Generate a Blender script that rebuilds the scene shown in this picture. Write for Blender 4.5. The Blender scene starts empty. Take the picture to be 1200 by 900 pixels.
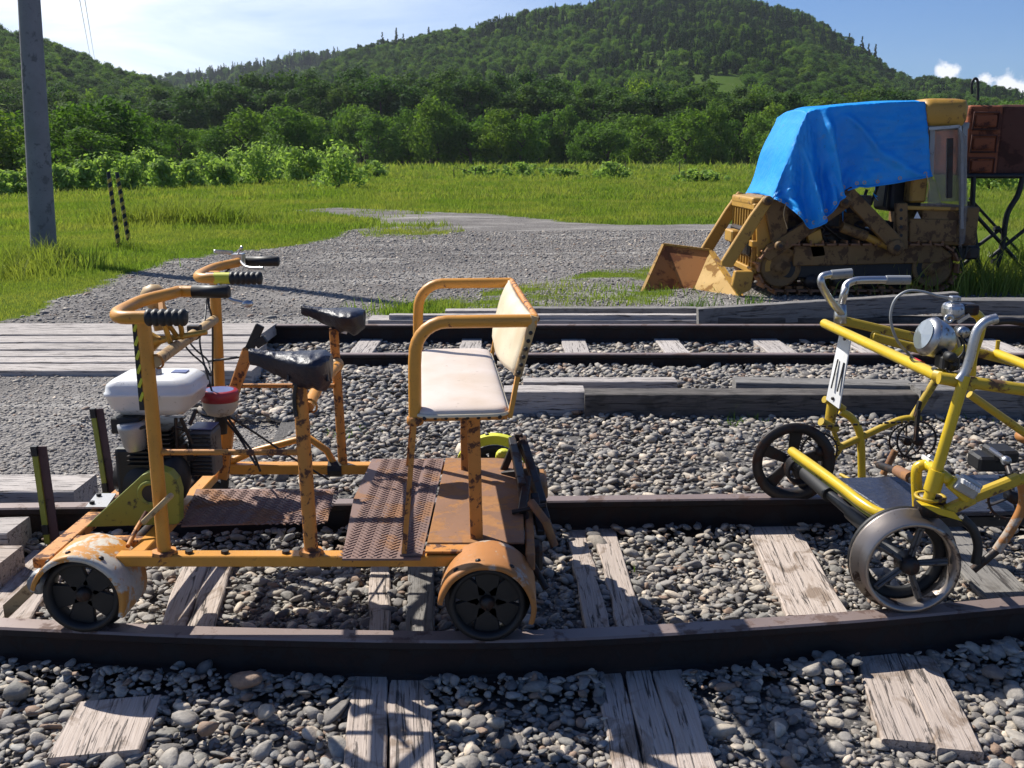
import bpy, math, random
import numpy as np
from mathutils import Vector, Matrix, noise
random.seed(7); rng = np.random.default_rng(7)
S = bpy.context.scene; COL = S.collection
R = math.radians
PI = math.pi
# ------------------------------------------------------------------ camera
CAM_H, PITCH, F = 1.42, R(12.98), 1150.0
cam = bpy.data.cameras.new('camera'); cam.sensor_width = 36; cam.lens = 36*F/1200
cam.clip_start = .05; cam.clip_end = 6000
co = bpy.data.objects.new('camera', cam); COL.objects.link(co)
co.location = (0, 0, CAM_H); co.rotation_euler = (R(90)-PITCH, 0, 0)
S.camera = co
S.view_settings.view_transform = 'Standard'; S.view_settings.look = 'None'
S.view_settings.exposure = 0.58; S.view_settings.gamma = 1; S.view_settings.use_curve_mapping = False
# ------------------------------------------------------------------ sun and sky
SUN_EL = 47.0; SUN_AZ = -51.0            # azimuth from +Y, negative towards -X (behind left)
sd = Vector((math.sin(R(SUN_AZ))*math.cos(R(SUN_EL)), math.cos(R(SUN_AZ))*math.cos(R(SUN_EL)), math.sin(R(SUN_EL))))
sl = bpy.data.lights.new('sun', 'SUN'); sl.energy = 4.9; sl.angle = R(.55); sl.color = (1, .955, .88)
so = bpy.data.objects.new('sun', sl); COL.objects.link(so)
so.rotation_euler = (-sd).to_track_quat('-Z', 'Y').to_euler(); so.location = sd*50
W = bpy.data.worlds.new('World'); S.world = W; W.use_nodes = True
nt = W.node_tree; nt.nodes.clear()
def N(nt, t, **k):
    n = nt.nodes.new(t)
    for a, b in k.items(): setattr(n, a, b)
    return n
def mth(nt, op, a, b=None, clamp=False):
    n = N(nt, 'ShaderNodeMath', operation=op, use_clamp=clamp)
    for i, v in enumerate((a, b)):
        if v is None: continue
        if isinstance(v, (int, float)): n.inputs[i].default_value = v
        else: nt.links.new(v, n.inputs[i])
    return n.outputs[0]
def mixc(nt, f, a, b, bt='MIX'):
    n = N(nt, 'ShaderNodeMix', data_type='RGBA', blend_type=bt)
    for i, v in ((0, f), (6, a), (7, b)):
        if isinstance(v, (int, float)): n.inputs[i].default_value = v
        elif isinstance(v, tuple): n.inputs[i].default_value = v if len(v) == 4 else (*v, 1)
        else: nt.links.new(v, n.inputs[i])
    return n.outputs[2]
def ramp(nt, f, stops):
    n = N(nt, 'ShaderNodeValToRGB'); e = n.color_ramp.elements
    while len(e) < len(stops): e.new(.5)
    for el, (p, c) in zip(e, stops):
        el.position = p; el.color = (c, c, c, 1) if isinstance(c, (int, float)) else (*c, 1)
    nt.links.new(f, n.inputs[0]); return n.outputs[0]
def nz(nt, vec, scale, detail=4, rough=.55, dist=0.0):
    n = N(nt, 'ShaderNodeTexNoise'); n.inputs['Scale'].default_value = scale
    n.inputs['Detail'].default_value = detail; n.inputs['Roughness'].default_value = rough
    n.inputs['Distortion'].default_value = dist
    if vec is not None: nt.links.new(vec, n.inputs['Vector'])
    return n.outputs[0]
def mapping(nt, vec, sc=(1, 1, 1), loc=(0, 0, 0), rot=(0, 0, 0)):
    n = N(nt, 'ShaderNodeMapping'); nt.links.new(vec, n.inputs[0])
    n.inputs['Scale'].default_value = sc; n.inputs['Location'].default_value = loc; n.inputs['Rotation'].default_value = rot
    return n.outputs[0]
sky = N(nt, 'ShaderNodeTexSky', sky_type='NISHITA', sun_disc=False)
sky.sun_elevation = R(SUN_EL); sky.sun_rotation = R(SUN_AZ); sky.altitude = 200
sky.air_density = 1.0; sky.dust_density = .25; sky.ozone_density = 3.5
tc = N(nt, 'ShaderNodeTexCoord'); D = tc.outputs['Generated']
def dotv(v):
    n = N(nt, 'ShaderNodeVectorMath', operation='DOT_PRODUCT'); nt.links.new(D, n.inputs[0]); n.inputs[1].default_value = v
    return n.outputs['Value']
def pdir(px, py):
    a = (px-600)/F; b = -(py-450)/F
    return Vector((a, math.cos(PITCH)+b*math.sin(PITCH), -math.sin(PITCH)+b*math.cos(PITCH))).normalized()
# thin high veil of cloud towards the sun side
ns = mixc(nt, 1.0, sky.outputs[0], (.58, .82, 1.20), 'MULTIPLY')
veil = nz(nt, mapping(nt, D, (2.2, 2.2, 9)), 2.0, 6, .6, .4)
veil = ramp(nt, veil, [(.30, 0.0), (.62, 1.0)])
side = dotv(tuple(Vector((-.80, .60, 0)).normalized()))
side = ramp(nt, side, [(.50, 0.0), (.86, 1.0)])
vm = mth(nt, 'MULTIPLY', mth(nt, 'MULTIPLY', mth(nt, 'ADD', mth(nt, 'MULTIPLY', veil, .55), .45), side), .85, True)
colr = mixc(nt, vm, ns, (14.5, 15.0, 15.6))
# two small cumulus clouds low over the right hand ridge
cn = nz(nt, D, 46, 6, .6)
for (px, py, rad) in ((1111, 86, .011), (1152, 97, .011), (1176, 99, .013), (1190, 104, .011)):
    dd = mth(nt, 'SUBTRACT', 1.0, dotv(tuple(pdir(px, py))))
    r2 = mth(nt, 'SQRT', mth(nt, 'MULTIPLY', mth(nt, 'MAXIMUM', dd, 0.0), 2.0))
    r2 = mth(nt, 'DIVIDE', r2, rad)
    r2 = mth(nt, 'ADD', r2, mth(nt, 'MULTIPLY', mth(nt, 'SUBTRACT', cn, .5), 3.2))
    mk = ramp(nt, r2, [(.45, 1.0), (.95, 0.0)])
    colr = mixc(nt, mk, colr, (12, 12.2, 12.8))
bg = N(nt, 'ShaderNodeBackground'); bg.inputs[1].default_value = .061
wo = N(nt, 'ShaderNodeOutputWorld'); nt.links.new(colr, bg.inputs[0]); nt.links.new(bg.outputs[0], wo.inputs[0])

# ------------------------------------------------------------------ where things stand: ground points and points on upright planes
def ray(px, py):
    a = (px-600)/F; b = -(py-450)/F
    return (a, math.cos(PITCH)+b*math.sin(PITCH), -math.sin(PITCH)+b*math.cos(PITCH))
def G(px, py, z=0.0):
    r = ray(px, py); t = (z-CAM_H)/r[2]; return Vector((r[0]*t, r[1]*t, z))
def V(px, py, Y):
    r = ray(px, py); t = Y/r[1]; return Vector((r[0]*t, Y, CAM_H+r[2]*t))
# ------------------------------------------------------------------ materials
MATS = {}
def newmat(name):
    m = bpy.data.materials.new(name); m.use_nodes = True
    t = m.node_tree; b = t.nodes['Principled BSDF']; MATS[name] = m
    return m, t, b
def objc(t): return N(t, 'ShaderNodeTexCoord').outputs['Object']
def geoP(t): return N(t, 'ShaderNodeNewGeometry').outputs['Position']
def bump(t, b, h, strength, dist=.01):
    n = N(t, 'ShaderNodeBump'); n.inputs['Strength'].default_value = strength; n.inputs['Distance'].default_value = dist
    t.links.new(h, n.inputs['Height']); t.links.new(n.outputs[0], b.inputs['Normal'])
def paint(name, col, worn, w=.5, sc=14, rough=.42, metal=0.0, dark=None, dust=.25):
    """paint over metal: chips where the worn colour shows, grime speckle, dusty bloom"""
    m, t, b = newmat(name); P = objc(t)
    n1 = nz(t, P, sc, 8, .68, .3); mask = ramp(t, n1, [(1-w-.02, 0.0), (1-w+.03, 1.0)])
    n2 = nz(t, P, sc*5, 5, .7); spk = ramp(t, n2, [(.62, 0.0), (.68, 1.0)])
    n3 = nz(t, P, sc*.35, 4, .6)
    c = mixc(t, ramp(t, n3, [(.3, 0.0), (.75, 1.0)]), col, tuple(x*.72 for x in col))
    c = mixc(t, mth(t, 'MULTIPLY', spk, .55), c, dark or tuple(x*.35 for x in worn))
    c = mixc(t, mask, c, mixc(t, n2, worn, tuple(x*.5 for x in worn)))
    t.links.new(c, b.inputs['Base Color'])
    r = mth(t, 'ADD', mth(t, 'MULTIPLY', mask, .3), mth(t, 'ADD', mth(t, 'MULTIPLY', n3, dust), rough-.1), True)
    t.links.new(r, b.inputs['Roughness']); b.inputs['Metallic'].default_value = metal
    h = mth(t, 'ADD', mth(t, 'MULTIPLY', mask, -.5), mth(t, 'MULTIPLY', n2, .35)); bump(t, b, h, .35, .002)
    return m
rust = (.13, .055, .03)
paint('orange_paint', (.66, .29, .035), (.2, .075, .03), .35, 27, .4)
paint('orange_worn', (.58, .235, .04), rust, .46, 24, .55)
paint('fender_paint', (.55, .24, .04), (.62, .58, .5), .50, 11, .5, dark=rust)
paint('fender_rust', (.42, .17, .04), (.5, .42, .34), .43, 9, .55, dark=rust)
paint('olive_paint', (.27, .29, .035), (.05, .045, .03), .40, 9, .45)
paint('lime_paint', (.62, .62, .04), (.12, .11, .03), .34, 14, .5)
paint('yellow_paint', (.66, .46, .02), (.22, .15, .03), .33, 13, .28)
paint('yellow_worn', (.50, .34, .02), (.16, .08, .03), .42, 12, .45)
paint('loader_yellow', (.20, .108, .03), (.11, .058, .026), .47, 7, .6)  # loader's yellow darkened and browned, shade of its near side put into the colour
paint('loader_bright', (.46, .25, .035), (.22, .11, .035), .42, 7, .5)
paint('bucket_paint', (.46, .26, .03), (.30, .15, .035), .44, 6, .65)
paint('bucket_rust', (.46, .18, .035), (.26, .09, .03), .46, 3, .7)
paint('tank_rust', (.11, .035, .02), (.07, .025, .016), .48, 3, .8)
paint('tank_panel', (.28, .075, .025), (.10, .03, .018), .45, 4, .8)
paint('deck_rust', (.24, .115, .055), (.40, .19, .07), .50, 9, .7, dark=(.04, .025, .02))
paint('tread_rust', (.21, .125, .10), (.33, .17, .09), .46, 6, .62, dark=(.05, .035, .03))
paint('black_metal', (.010, .010, .011), (.035, .024, .02), .36, 18, .55)
paint('dark_steel', (.045, .04, .038), (.09, .05, .035), .45, 16, .45, metal=.6)
paint('maroon_steel', (.07, .03, .035), (.03, .02, .02), .42, 14, .55)
paint('bright_steel', (.45, .44, .42), (.16, .12, .1), .32, 24, .28, metal=.9)
paint('tread_steel', (.38, .33, .29), (.12, .08, .06), .42, 9, .36, metal=.85)
paint('dull_metal', (.15, .145, .14), (.07, .05, .045), .42, 20, .5, metal=.5)
paint('chrome', (.55, .55, .55), (.28, .22, .18), .40, 30, .32, metal=.95)
paint('aluminium', (.42, .42, .42), (.2, .19, .18), .36, 25, .42, metal=.7)
paint('rail_side', (.016, .011, .010), (.034, .020, .016), .5, 10, .8)  # near-black sides: the shade on web and foot is put into the colour
paint('rail_top', (.25, .19, .17), (.17, .11, .09), .44, 7, .5, metal=.2)
paint('white_plastic', (.78, .78, .77), (.5, .48, .44), .26, 10, .3)
paint('red_plastic', (.42, .035, .05), (.3, .05, .05), .3, 12, .35)
paint('cream_plastic', (.5, .47, .4), (.3, .26, .2), .4, 12, .45)
paint('brass', (.55, .33, .07), (.3, .16, .05), .4, 20, .35, metal=.6)
paint('bamboo', (.52, .35, .16), (.28, .17, .08), .42, 12, .5)
paint('blue_print', (.10, .13, .30), (.3, .3, .4), .35, 30, .4)
paint('red_tape', (.6, .02, .02), (.3, .02, .02), .3, 30, .5)
paint('rubber', (.012, .012, .013), (.03, .03, .03), .4, 30, .5)
paint('concrete', (.21, .205, .225), (.16, .155, .17), .42, 6, .85)
paint('galvanised', (.30, .31, .31), (.2, .19, .18), .4, 6, .5, metal=.3)
def cushion(name, col):
    m, t, b = newmat(name); P = objc(t)
    n1 = nz(t, P, 5, 5, .6); n2 = nz(t, P, 300, 2, .5); n3 = nz(t, P, 28, 4, .7)
    c = mixc(t, ramp(t, n1, [(.35, 0.0), (.7, 1.0)]), col, tuple(a*b_ for a, b_ in zip(col, (.84, .78, .68))))
    c = mixc(t, ramp(t, n3, [(.64, 0.0), (.72, .5)]), c, (.25, .19, .13))
    t.links.new(c, b.inputs['Base Color']); b.inputs['Roughness'].default_value = .5
    bump(t, b, mth(t, 'ADD', mth(t, 'MULTIPLY', n2, .4), n1), .3, .004)
cushion('vinyl_seat', (.60, .52, .465)); cushion('vinyl_back', (.66, .58, .43))
def plastic_sheet(name, col, sc, rough, dirt):
    m, t, b = newmat(name); P = objc(t)
    n1 = nz(t, P, sc, 6, .6, 1.0); n2 = nz(t, P, sc*6, 5, .6)
    c = mixc(t, mth(t, 'MULTIPLY', ramp(t, n2, [(.5, 0.0), (.8, 1.0)]), dirt), col, tuple(x*.6+.04 for x in col))
    t.links.new(c, b.inputs['Base Color']); b.inputs['Roughness'].default_value = rough
    bump(t, b, mth(t, 'ADD', n1, mth(t, 'MULTIPLY', n2, .3)), .75, .12/sc)
plastic_sheet('black_cover', (.008, .010, .024), 16, .42, .06)
plastic_sheet('deck_black', (.03, .035, .055), 9, .3, .8)
# blue tarpaulin with woven grain and dust
m, t, b = newmat('blue_tarp'); P = objc(t)
n1 = nz(t, P, 2.2, 6, .6, .6); n2 = nz(t, P, 9, 6, .62)
c = mixc(t, ramp(t, n1, [(.35, 0.0), (.75, 1.0)]), (.018, .42, .98), (.012, .32, .86))
c = mixc(t, ramp(t, n2, [(.62, 0.0), (.74, .55)]), c, (.16, .34, .62))
c = mixc(t, ramp(t, nz(t, P, 34, 3, .6), [(.66, 0.0), (.72, .5)]), c, (.02, .08, .3))
t.links.new(c, b.inputs['Base Color']); b.inputs['Roughness'].default_value = .42
bump(t, b, mth(t, 'ADD', n1, mth(t, 'MULTIPLY', n2, .35)), .6, .05)
tr = N(t, 'ShaderNodeBsdfTranslucent'); t.links.new(c, tr.inputs[0]); mx = N(t, 'ShaderNodeMixShader'); mx.inputs[0].default_value = .28
t.links.new(b.outputs[0], mx.inputs[1]); t.links.new(tr.outputs[0], mx.inputs[2]); t.links.new(mx.outputs[0], t.nodes['Material Output'].inputs[0])
# clear window / vinyl
def clearmat(name, col, alpha, rough):
    m, t, b = newmat(name); b.inputs['Base Color'].default_value = (*col, 1); b.inputs['Roughness'].default_value = rough
    n = nz(t, objc(t), 6, 5, .6); a = mth(t, 'MULTIPLY_ADD', n, .5); t.nodes[-1].inputs[2].default_value = alpha-.25
    t.links.new(a, b.inputs['Alpha']); bump(t, b, n, .4, .02)
clearmat('dusty_vinyl', (.20, .18, .17), .42, .25)
m, t, b = newmat('glass'); b.inputs['Base Color'].default_value = (.35, .38, .4, 1); b.inputs['Roughness'].default_value = .08; b.inputs['Metallic'].default_value = .6
bump(t, b, nz(t, objc(t), 40, 3), .1)
# weathered wood: local X is the grain
def wood(name, c1, c2, stain, st=.5, gs=1.0):
    m, t, b = newmat(name); P = objc(t)
    rnd = N(t, 'ShaderNodeObjectInfo').outputs['Random']
    off = N(t, 'ShaderNodeCombineXYZ'); 
    for i in range(3): t.links.new(mth(t, 'MULTIPLY', rnd, 37.0*(i+1)), off.inputs[i])
    va = N(t, 'ShaderNodeVectorMath', operation='ADD'); t.links.new(P, va.inputs[0]); t.links.new(off.outputs[0], va.inputs[1]); P = va.outputs[0]
    g1 = nz(t, mapping(t, P, (2.2, 42*gs, 42*gs)), 1.6, 8, .7, 1.2)
    g2 = nz(t, mapping(t, P, (3.5, 130*gs, 130*gs)), 1.6, 4, .6, .5)
    s1 = nz(t, mapping(t, P, (1, 1.6, 1.6)), 7, 5, .6, .8)
    cr = ramp(t, g1, [(.37, 1.0), (.44, 0.0)])
    c = mixc(t, ramp(t, g2, [(.3, 0.0), (.75, 1.0)]), c1, c2)
    c = mixc(t, mth(t, 'MULTIPLY', rnd, .35), c, tuple(x*.6 for x in c2))
    c = mixc(t, mth(t, 'MULTIPLY', ramp(t, s1, [(st, 0.0), (st+.12, 1.0)]), .7), c, stain)
    c = mixc(t, mth(t, 'MULTIPLY', cr, .85), c, (.035, .028, .024))
    t.links.new(c, b.inputs['Base Color']); b.inputs['Roughness'].default_value = .88
    bump(t, b, mth(t, 'ADD', mth(t, 'MULTIPLY', cr, -1.2), mth(t, 'MULTIPLY', g2, .5)), .8, .008)
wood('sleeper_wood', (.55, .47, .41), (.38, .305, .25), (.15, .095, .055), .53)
wood('board_wood', (.50, .455, .42), (.36, .32, .29), (.2, .165, .14), .60)
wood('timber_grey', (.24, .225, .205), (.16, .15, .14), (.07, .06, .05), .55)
wood('timber_dark', (.13, .115, .10), (.075, .065, .058), (.04, .035, .03), .5)
wood('bark', (.12, .09, .065), (.06, .045, .035), (.04, .03, .025), .5)
# stones: per stone attributes decide the kind of rock
m, t, b = newmat('stone')
at = N(t, 'ShaderNodeAttribute'); at.attribute_name = 'rnd'; rv = at.outputs['Fac']
P = geoP(t)
c = ramp(t, rv, [(0, (.12, .118, .122)), (.18, (.21, .208, .21)), (.36, (.165, .168, .168)), (.52, (.275, .268, .258)), (.66, (.22, .205, .19)), (.78, (.33, .31, .28)), (.87, (.22, .16, .125)), (.93, (.26, .27, .28)), (.965, (.46, .42, .37)), (1, (.28, .18, .13))])
t.nodes[-1].color_ramp.interpolation = 'CONSTANT'
c = mixc(t, 1.0, c, (1.17, 1.10, 1.0), 'MULTIPLY')
n1 = nz(t, P, 60, 6, .65); n2 = nz(t, P, 420, 3, .6)
c = mixc(t, ramp(t, n1, [(.3, 0.0), (.7, 1.0)]), mixc(t, 1.0, c, (.72, .71, .7), 'MULTIPLY'), mixc(t, 1.0, c, (1.3, 1.27, 1.22), 'MULTIPLY'))
c = mixc(t, ramp(t, n2, [(.6, 0.0), (.72, .35)]), c, (.36, .35, .33))
t.links.new(c, b.inputs['Base Color']); b.inputs['Roughness'].default_value = .72
bump(t, b, mth(t, 'ADD', n1, mth(t, 'MULTIPLY', n2, .4)), .55, .006)
# ground: gravel, soil and turf mixed by a mask of where grass grows
m, t, b = newmat('ground'); P = geoP(t)
at = N(t, 'ShaderNodeAttribute'); at.attribute_name = 'grass'; gm = at.outputs['Fac']
pb = N(t, 'ShaderNodeTexVoronoi'); pb.inputs['Scale'].default_value = 42; t.links.new(P, pb.inputs['Vector'])
pb2 = N(t, 'ShaderNodeTexVoronoi'); pb2.inputs['Scale'].default_value = 105; t.links.new(P, pb2.inputs['Vector'])
bw = N(t, 'ShaderNodeRGBToBW'); t.links.new(pb.outputs['Color'], bw.inputs[0])
n1 = nz(t, P, .55, 6, .62); n2 = nz(t, P, 6, 6, .65); n3 = nz(t, P, 90, 3, .6)
gc = ramp(t, bw.outputs[0], [(.1, (.10, .095, .095)), (.45, (.19, .18, .175)), (.8, (.31, .295, .28))])
gc = mixc(t, ramp(t, n2, [(.35, .1), (.7, .7)]), gc, (.17, .155, .14))
gc = mixc(t, ramp(t, n1, [(.48, 0.0), (.66, .7)]), gc, (.33, .31, .285))
gc = mixc(t, ramp(t, nz(t, mapping(t, P, (.22, 1.1, 1), (3.1, .4, 0)), 1.3, 6, .62), [(.54, 0.0), (.64, .75)]), gc, (.40, .38, .35))
gc = mixc(t, ramp(t, nz(t, mapping(t, P, (.5, 1.6, 1)), .9, 5, .6), [(.52, 0.0), (.7, .6)]), gc, (.12, .112, .105))
tc1 = mixc(t, ramp(t, n2, [(.3, 0.0), (.7, 1.0)]), (.050, .105, .012), (.105, .155, .022))
tc1 = mixc(t, ramp(t, nz(t, P, .12, 5, .6), [(.4, 0.0), (.68, .8)]), tc1, (.14, .17, .035))
mm = mth(t, 'ADD', gm, mth(t, 'MULTIPLY', mth(t, 'SUBTRACT', n2, .5), .9)); mm = ramp(t, mm, [(.42, 0.0), (.58, 1.0)])
c = mixc(t, mm, gc, tc1)
t.links.new(c, b.inputs['Base Color']); b.inputs['Roughness'].default_value = .95
b.inputs['Specular IOR Level'].default_value = 0
hh = mth(t, 'ADD', mth(t, 'MULTIPLY', pb.outputs['Distance'], -1.0), mth(t, 'ADD', mth(t, 'MULTIPLY', pb2.outputs['Distance'], -.4), mth(t, 'MULTIPLY', n3, .3)))
bump(t, b, hh, .9, .02)
m, t, b = newmat('ballast_soil'); P = geoP(t)
n1 = nz(t, P, 60, 6, .75); c = mixc(t, ramp(t, n1, [(.3, 0.0), (.7, 1.0)]), (.05, .046, .042), (.22, .205, .19)); t.links.new(c, b.inputs['Base Color']); b.inputs['Roughness'].default_value = .95; bump(t, b, n1, 1, .02)
def leafmat(name, c1, c2, trans=.35, useobj=True, rough=.5, big=None):
    m, t, b = newmat(name)
    at = N(t, 'ShaderNodeAttribute'); at.attribute_name = 'rnd'
    f = at.outputs['Fac']
    c = mixc(t, f, c1, c2)
    if useobj:
        rnd = N(t, 'ShaderNodeObjectInfo').outputs['Random']
        c = mixc(t, 1.0, c, ramp(t, rnd, [(0, (.60, .74, .70)), (.25, (1.0, 1.0, .9)), (.5, (.74, .86, .95)), (.72, (1.35, 1.2, .85)), (.86, (.95, 1.0, .8)), (1, (.66, .8, .85))]), 'MULTIPLY')
    if big:
        c = mixc(t, ramp(t, nz(t, geoP(t), big[0], 4, .6), [(.42, 0.0), (.62, big[1])]), c, big[2])
    t.links.new(c, b.inputs['Base Color']); b.inputs['Roughness'].default_value = .8; b.inputs['Specular IOR Level'].default_value = .12
    tr = N(t, 'ShaderNodeBsdfTranslucent'); t.links.new(mixc(t, 1.0, c, (1.5, 1.6, .7), 'MULTIPLY'), tr.inputs[0])
    mx = N(t, 'ShaderNodeMixShader'); mx.inputs[0].default_value = trans
    t.links.new(b.outputs[0], mx.inputs[1]); t.links.new(tr.outputs[0], mx.inputs[2]); t.links.new(mx.outputs[0], t.nodes['Material Output'].inputs[0])
leafmat('leaf_tree', (.070, .135, .024), (.135, .215, .040), .38)
leafmat('leaf_dark', (.040, .084, .020), (.080, .136, .030), .30)
leafmat('leaf_conifer', (.020, .046, .018), (.036, .070, .024), .2)
leafmat('leaf_shrub', (.17, .26, .07), (.28, .38, .12), .45, False, .4)
leafmat('grass_blade', (.105, .165, .026), (.175, .24, .046), .42, False, .55, (.35, .8, (.27, .27, .075)))
leafmat('weed', (.06, .12, .02), (.11, .18, .03), .35, False)
m, t, b = newmat('hill_ground'); P = geoP(t)
n1 = nz(t, P, .02, 6, .6); n2 = nz(t, P, .25, 5, .6)
c = mixc(t, n1, (.04, .08, .014), (.08, .12, .026)); c = mixc(t, ramp(t, n2, [(.5, 0.0), (.75, .6)]), c, (.09, .11, .035))
t.links.new(c, b.inputs['Base Color']); b.inputs['Roughness'].default_value = 1; b.inputs['Specular IOR Level'].default_value = 0
M = MATS
# ------------------------------------------------------------------ mesh helpers
def tag(o, label=None, cat=None, group=None, kind=None):
    if label: o['label'] = label
    if cat: o['category'] = cat
    if group: o['group'] = group
    if kind: o['kind'] = kind
    return o
def empty(name, loc, label, cat, group=None, rz=0):
    o = bpy.data.objects.new(name, None); COL.objects.link(o); o.location = loc; o.rotation_euler.z = rz; o.empty_display_size = .1
    return tag(o, label, cat, group)
def mesh_np(name, v, f, mat, attrs=None, smooth=True, nside=3):
    me = bpy.data.meshes.new(name); v = np.asarray(v, np.float32); f = np.asarray(f, np.int32)
    me.vertices.add(len(v)); me.vertices.foreach_set('co', v.ravel())
    me.loops.add(f.size); me.loops.foreach_set('vertex_index', f.ravel())
    me.polygons.add(len(f)); me.polygons.foreach_set('loop_start', np.arange(len(f), dtype=np.int32)*nside)
    me.polygons.foreach_set('loop_total', np.full(len(f), nside, np.int32))
    me.polygons.foreach_set('use_smooth', np.full(len(f), smooth, bool))
    for k, a in (attrs or {}).items():
        at = me.attributes.new(k, 'FLOAT', 'POINT'); at.data.foreach_set('value', np.asarray(a, np.float32))
    me.materials.append(mat); me.update(calc_edges=True)
    return me
def link(name, me, parent=None, loc=(0, 0, 0)):
    o = bpy.data.objects.new(name, me); COL.objects.link(o); o.parent = parent; o.location = loc; return o
class MB:
    def __init__(s): s.v = []; s.f = []; s.sm = []
    def add(s, v, f, smooth=False):
        o = len(s.v); s.v += [tuple(p) for p in v]; s.f += [tuple(i+o for i in q) for q in f]; s.sm += [smooth]*len(f); return s
    def box(s, c, size, mat=None):
        c = Vector(c); h = Vector(size)/2; vs = []
        for x in (-1, 1):
            for y in (-1, 1):
                for z in (-1, 1):
                    p = Vector((x*h.x, y*h.y, z*h.z)); p = (mat @ p) if mat else p; vs.append(c+p)
        return s.add(vs, [(0, 1, 3, 2), (4, 6, 7, 5), (0, 4, 5, 1), (2, 3, 7, 6), (0, 2, 6, 4), (1, 5, 7, 3)])
    def bar(s, a, b, w, h, up=(0, 0, 1)):
        a = Vector(a); b = Vector(b); d = (b-a); L = d.length; x = d.normalized(); u = Vector(up); y = u.cross(x)
        if y.length < 1e-4: y = Vector((0, 1, 0)).cross(x)
        y.normalize(); z = x.cross(y)
        m = Matrix((x, y, z)).transposed()
        return s.box((a+b)/2, (L, w, h), m)
    def tube(s, pts, r, n=12, curve=False, cap=True):
        P = [Vector(p) for p in pts]
        if curve and len(P) > 2:
            Q = [P[0]*2-P[1]]+P+[P[-1]*2-P[-2]]; out = []
            for i in range(1, len(Q)-2):
                for k in range(6):
                    u = k/6; a, b_, c_, d_ = Q[i-1], Q[i], Q[i+1], Q[i+2]
                    out.append(.5*((2*b_)+(c_-a)*u+(2*a-5*b_+4*c_-d_)*u*u+(3*b_-a-3*c_+d_)*u**3))
            P = out+[P[-1]]
        rr = r if isinstance(r, (list, tuple)) else None
        vs = []; m = len(P); prev = None
        for i, p in enumerate(P):
            d = (P[min(i+1, m-1)]-P[max(i-1, 0)]).normalized()
            if prev is None:
                u = Vector((0, 0, 1)).cross(d)
                if u.length < .1: u = Vector((1, 0, 0)).cross(d)
            else: u = prev-d*prev.dot(d)
            u.normalize(); prev = u; w = d.cross(u)
            if rr: t_ = i/(m-1)*(len(rr)-1); j = min(int(t_), len(rr)-2); R_ = rr[j]*(1-(t_-j))+rr[j+1]*(t_-j)
            else: R_ = r
            for k in range(n): a = 2*PI*k/n; vs.append(p+(u*math.cos(a)+w*math.sin(a))*R_)
        f = [(i*n+k, i*n+(k+1) % n, (i+1)*n+(k+1) % n, (i+1)*n+k) for i in range(m-1) for k in range(n)]
        s.add(vs, f, True)
        if cap:
            s.add(vs[:n], [tuple(range(n))[::-1]]); s.add(vs[-n:], [tuple(range(n))])
        return s
    def lathe(s, prof, o, axis, n=28, smooth=True, close=False, a0=0, a1=2*PI):
        o = Vector(o); ax = Vector(axis).normalized(); u = Vector((0, 0, 1)).cross(ax)
        if u.length < .1: u = Vector((1, 0, 0)).cross(ax)
        u.normalize(); w = ax.cross(u); full = abs(a1-a0-2*PI) < 1e-6; m = n if full else n+1; vs = []
        for (r, h) in prof:
            for k in range(m): a = a0+(a1-a0)*k/n; vs.append(o+ax*h+(u*math.cos(a)+w*math.sin(a))*r)
        f = []
        rows = len(prof)
        for i in range(rows if close else rows-1):
            j = (i+1) % rows
            for k in range(n if not full else n):
                k2 = (k+1) % m if full else k+1
                f.append((i*m+k, j*m+k, j*m+k2, i*m+k2))
        s.add(vs, f, smooth)
        return s
    def prism(s, poly, d):
        """poly: 3-D points of a flat outline, d: extrusion vector"""
        d = Vector(d); n = len(poly); vs = [Vector(p) for p in poly]+[Vector(p)+d for p in poly]
        f = [tuple(range(n))[::-1], tuple(range(n, 2*n))]+[(i, (i+1) % n, n+(i+1) % n, n+i) for i in range(n)]
        return s.add(vs, f)
    def sphere(s, c, r, n=16, m=10, sc=(1, 1, 1)):
        c = Vector(c); vs = []
        for i in range(m+1):
            a = PI*i/m
            for k in range(n): b_ = 2*PI*k/n; vs.append(c+Vector((r*sc[0]*math.sin(a)*math.cos(b_), r*sc[1]*math.sin(a)*math.sin(b_), r*sc[2]*math.cos(a))))
        return s.add(vs, [(i*n+k, (i+1)*n+k, (i+1)*n+(k+1) % n, i*n+(k+1) % n) for i in range(m) for k in range(n)], True)
    def build(s, name, mat, parent=None, bevel=0, seg=1, label=None, kind=None, recentre=True, sub=0):
        v = np.array(s.v, float); 
        par = Vector((0, 0, 0)); q = parent
        while q is not None: par = par+q.location; q = q.parent
        c = Vector(((v.min(0)+v.max(0))/2).tolist()) if recentre else par
        me = bpy.data.meshes.new(name); me.from_pydata([tuple(Vector(p)-c) for p in s.v], [], s.f)
        me.polygons.foreach_set('use_smooth', s.sm); me.materials.append(mat if not isinstance(mat, str) else M[mat]); me.update()
        import bmesh
        bm = bmesh.new(); bm.from_mesh(me); bmesh.ops.recalc_face_normals(bm, faces=bm.faces); bm.to_mesh(me); bm.free()
        o = link(name, me, parent, c-par)
        if bevel:
            b = o.modifiers.new('bevel', 'BEVEL'); b.width = bevel; b.segments = seg; b.limit_method = 'ANGLE'; b.angle_limit = R(40); 
        if sub:
            b = o.modifiers.new('sub', 'SUBSURF'); b.levels = sub; b.render_levels = sub
        if label: o['label'] = label
        if kind: o['kind'] = kind
        return o
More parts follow.
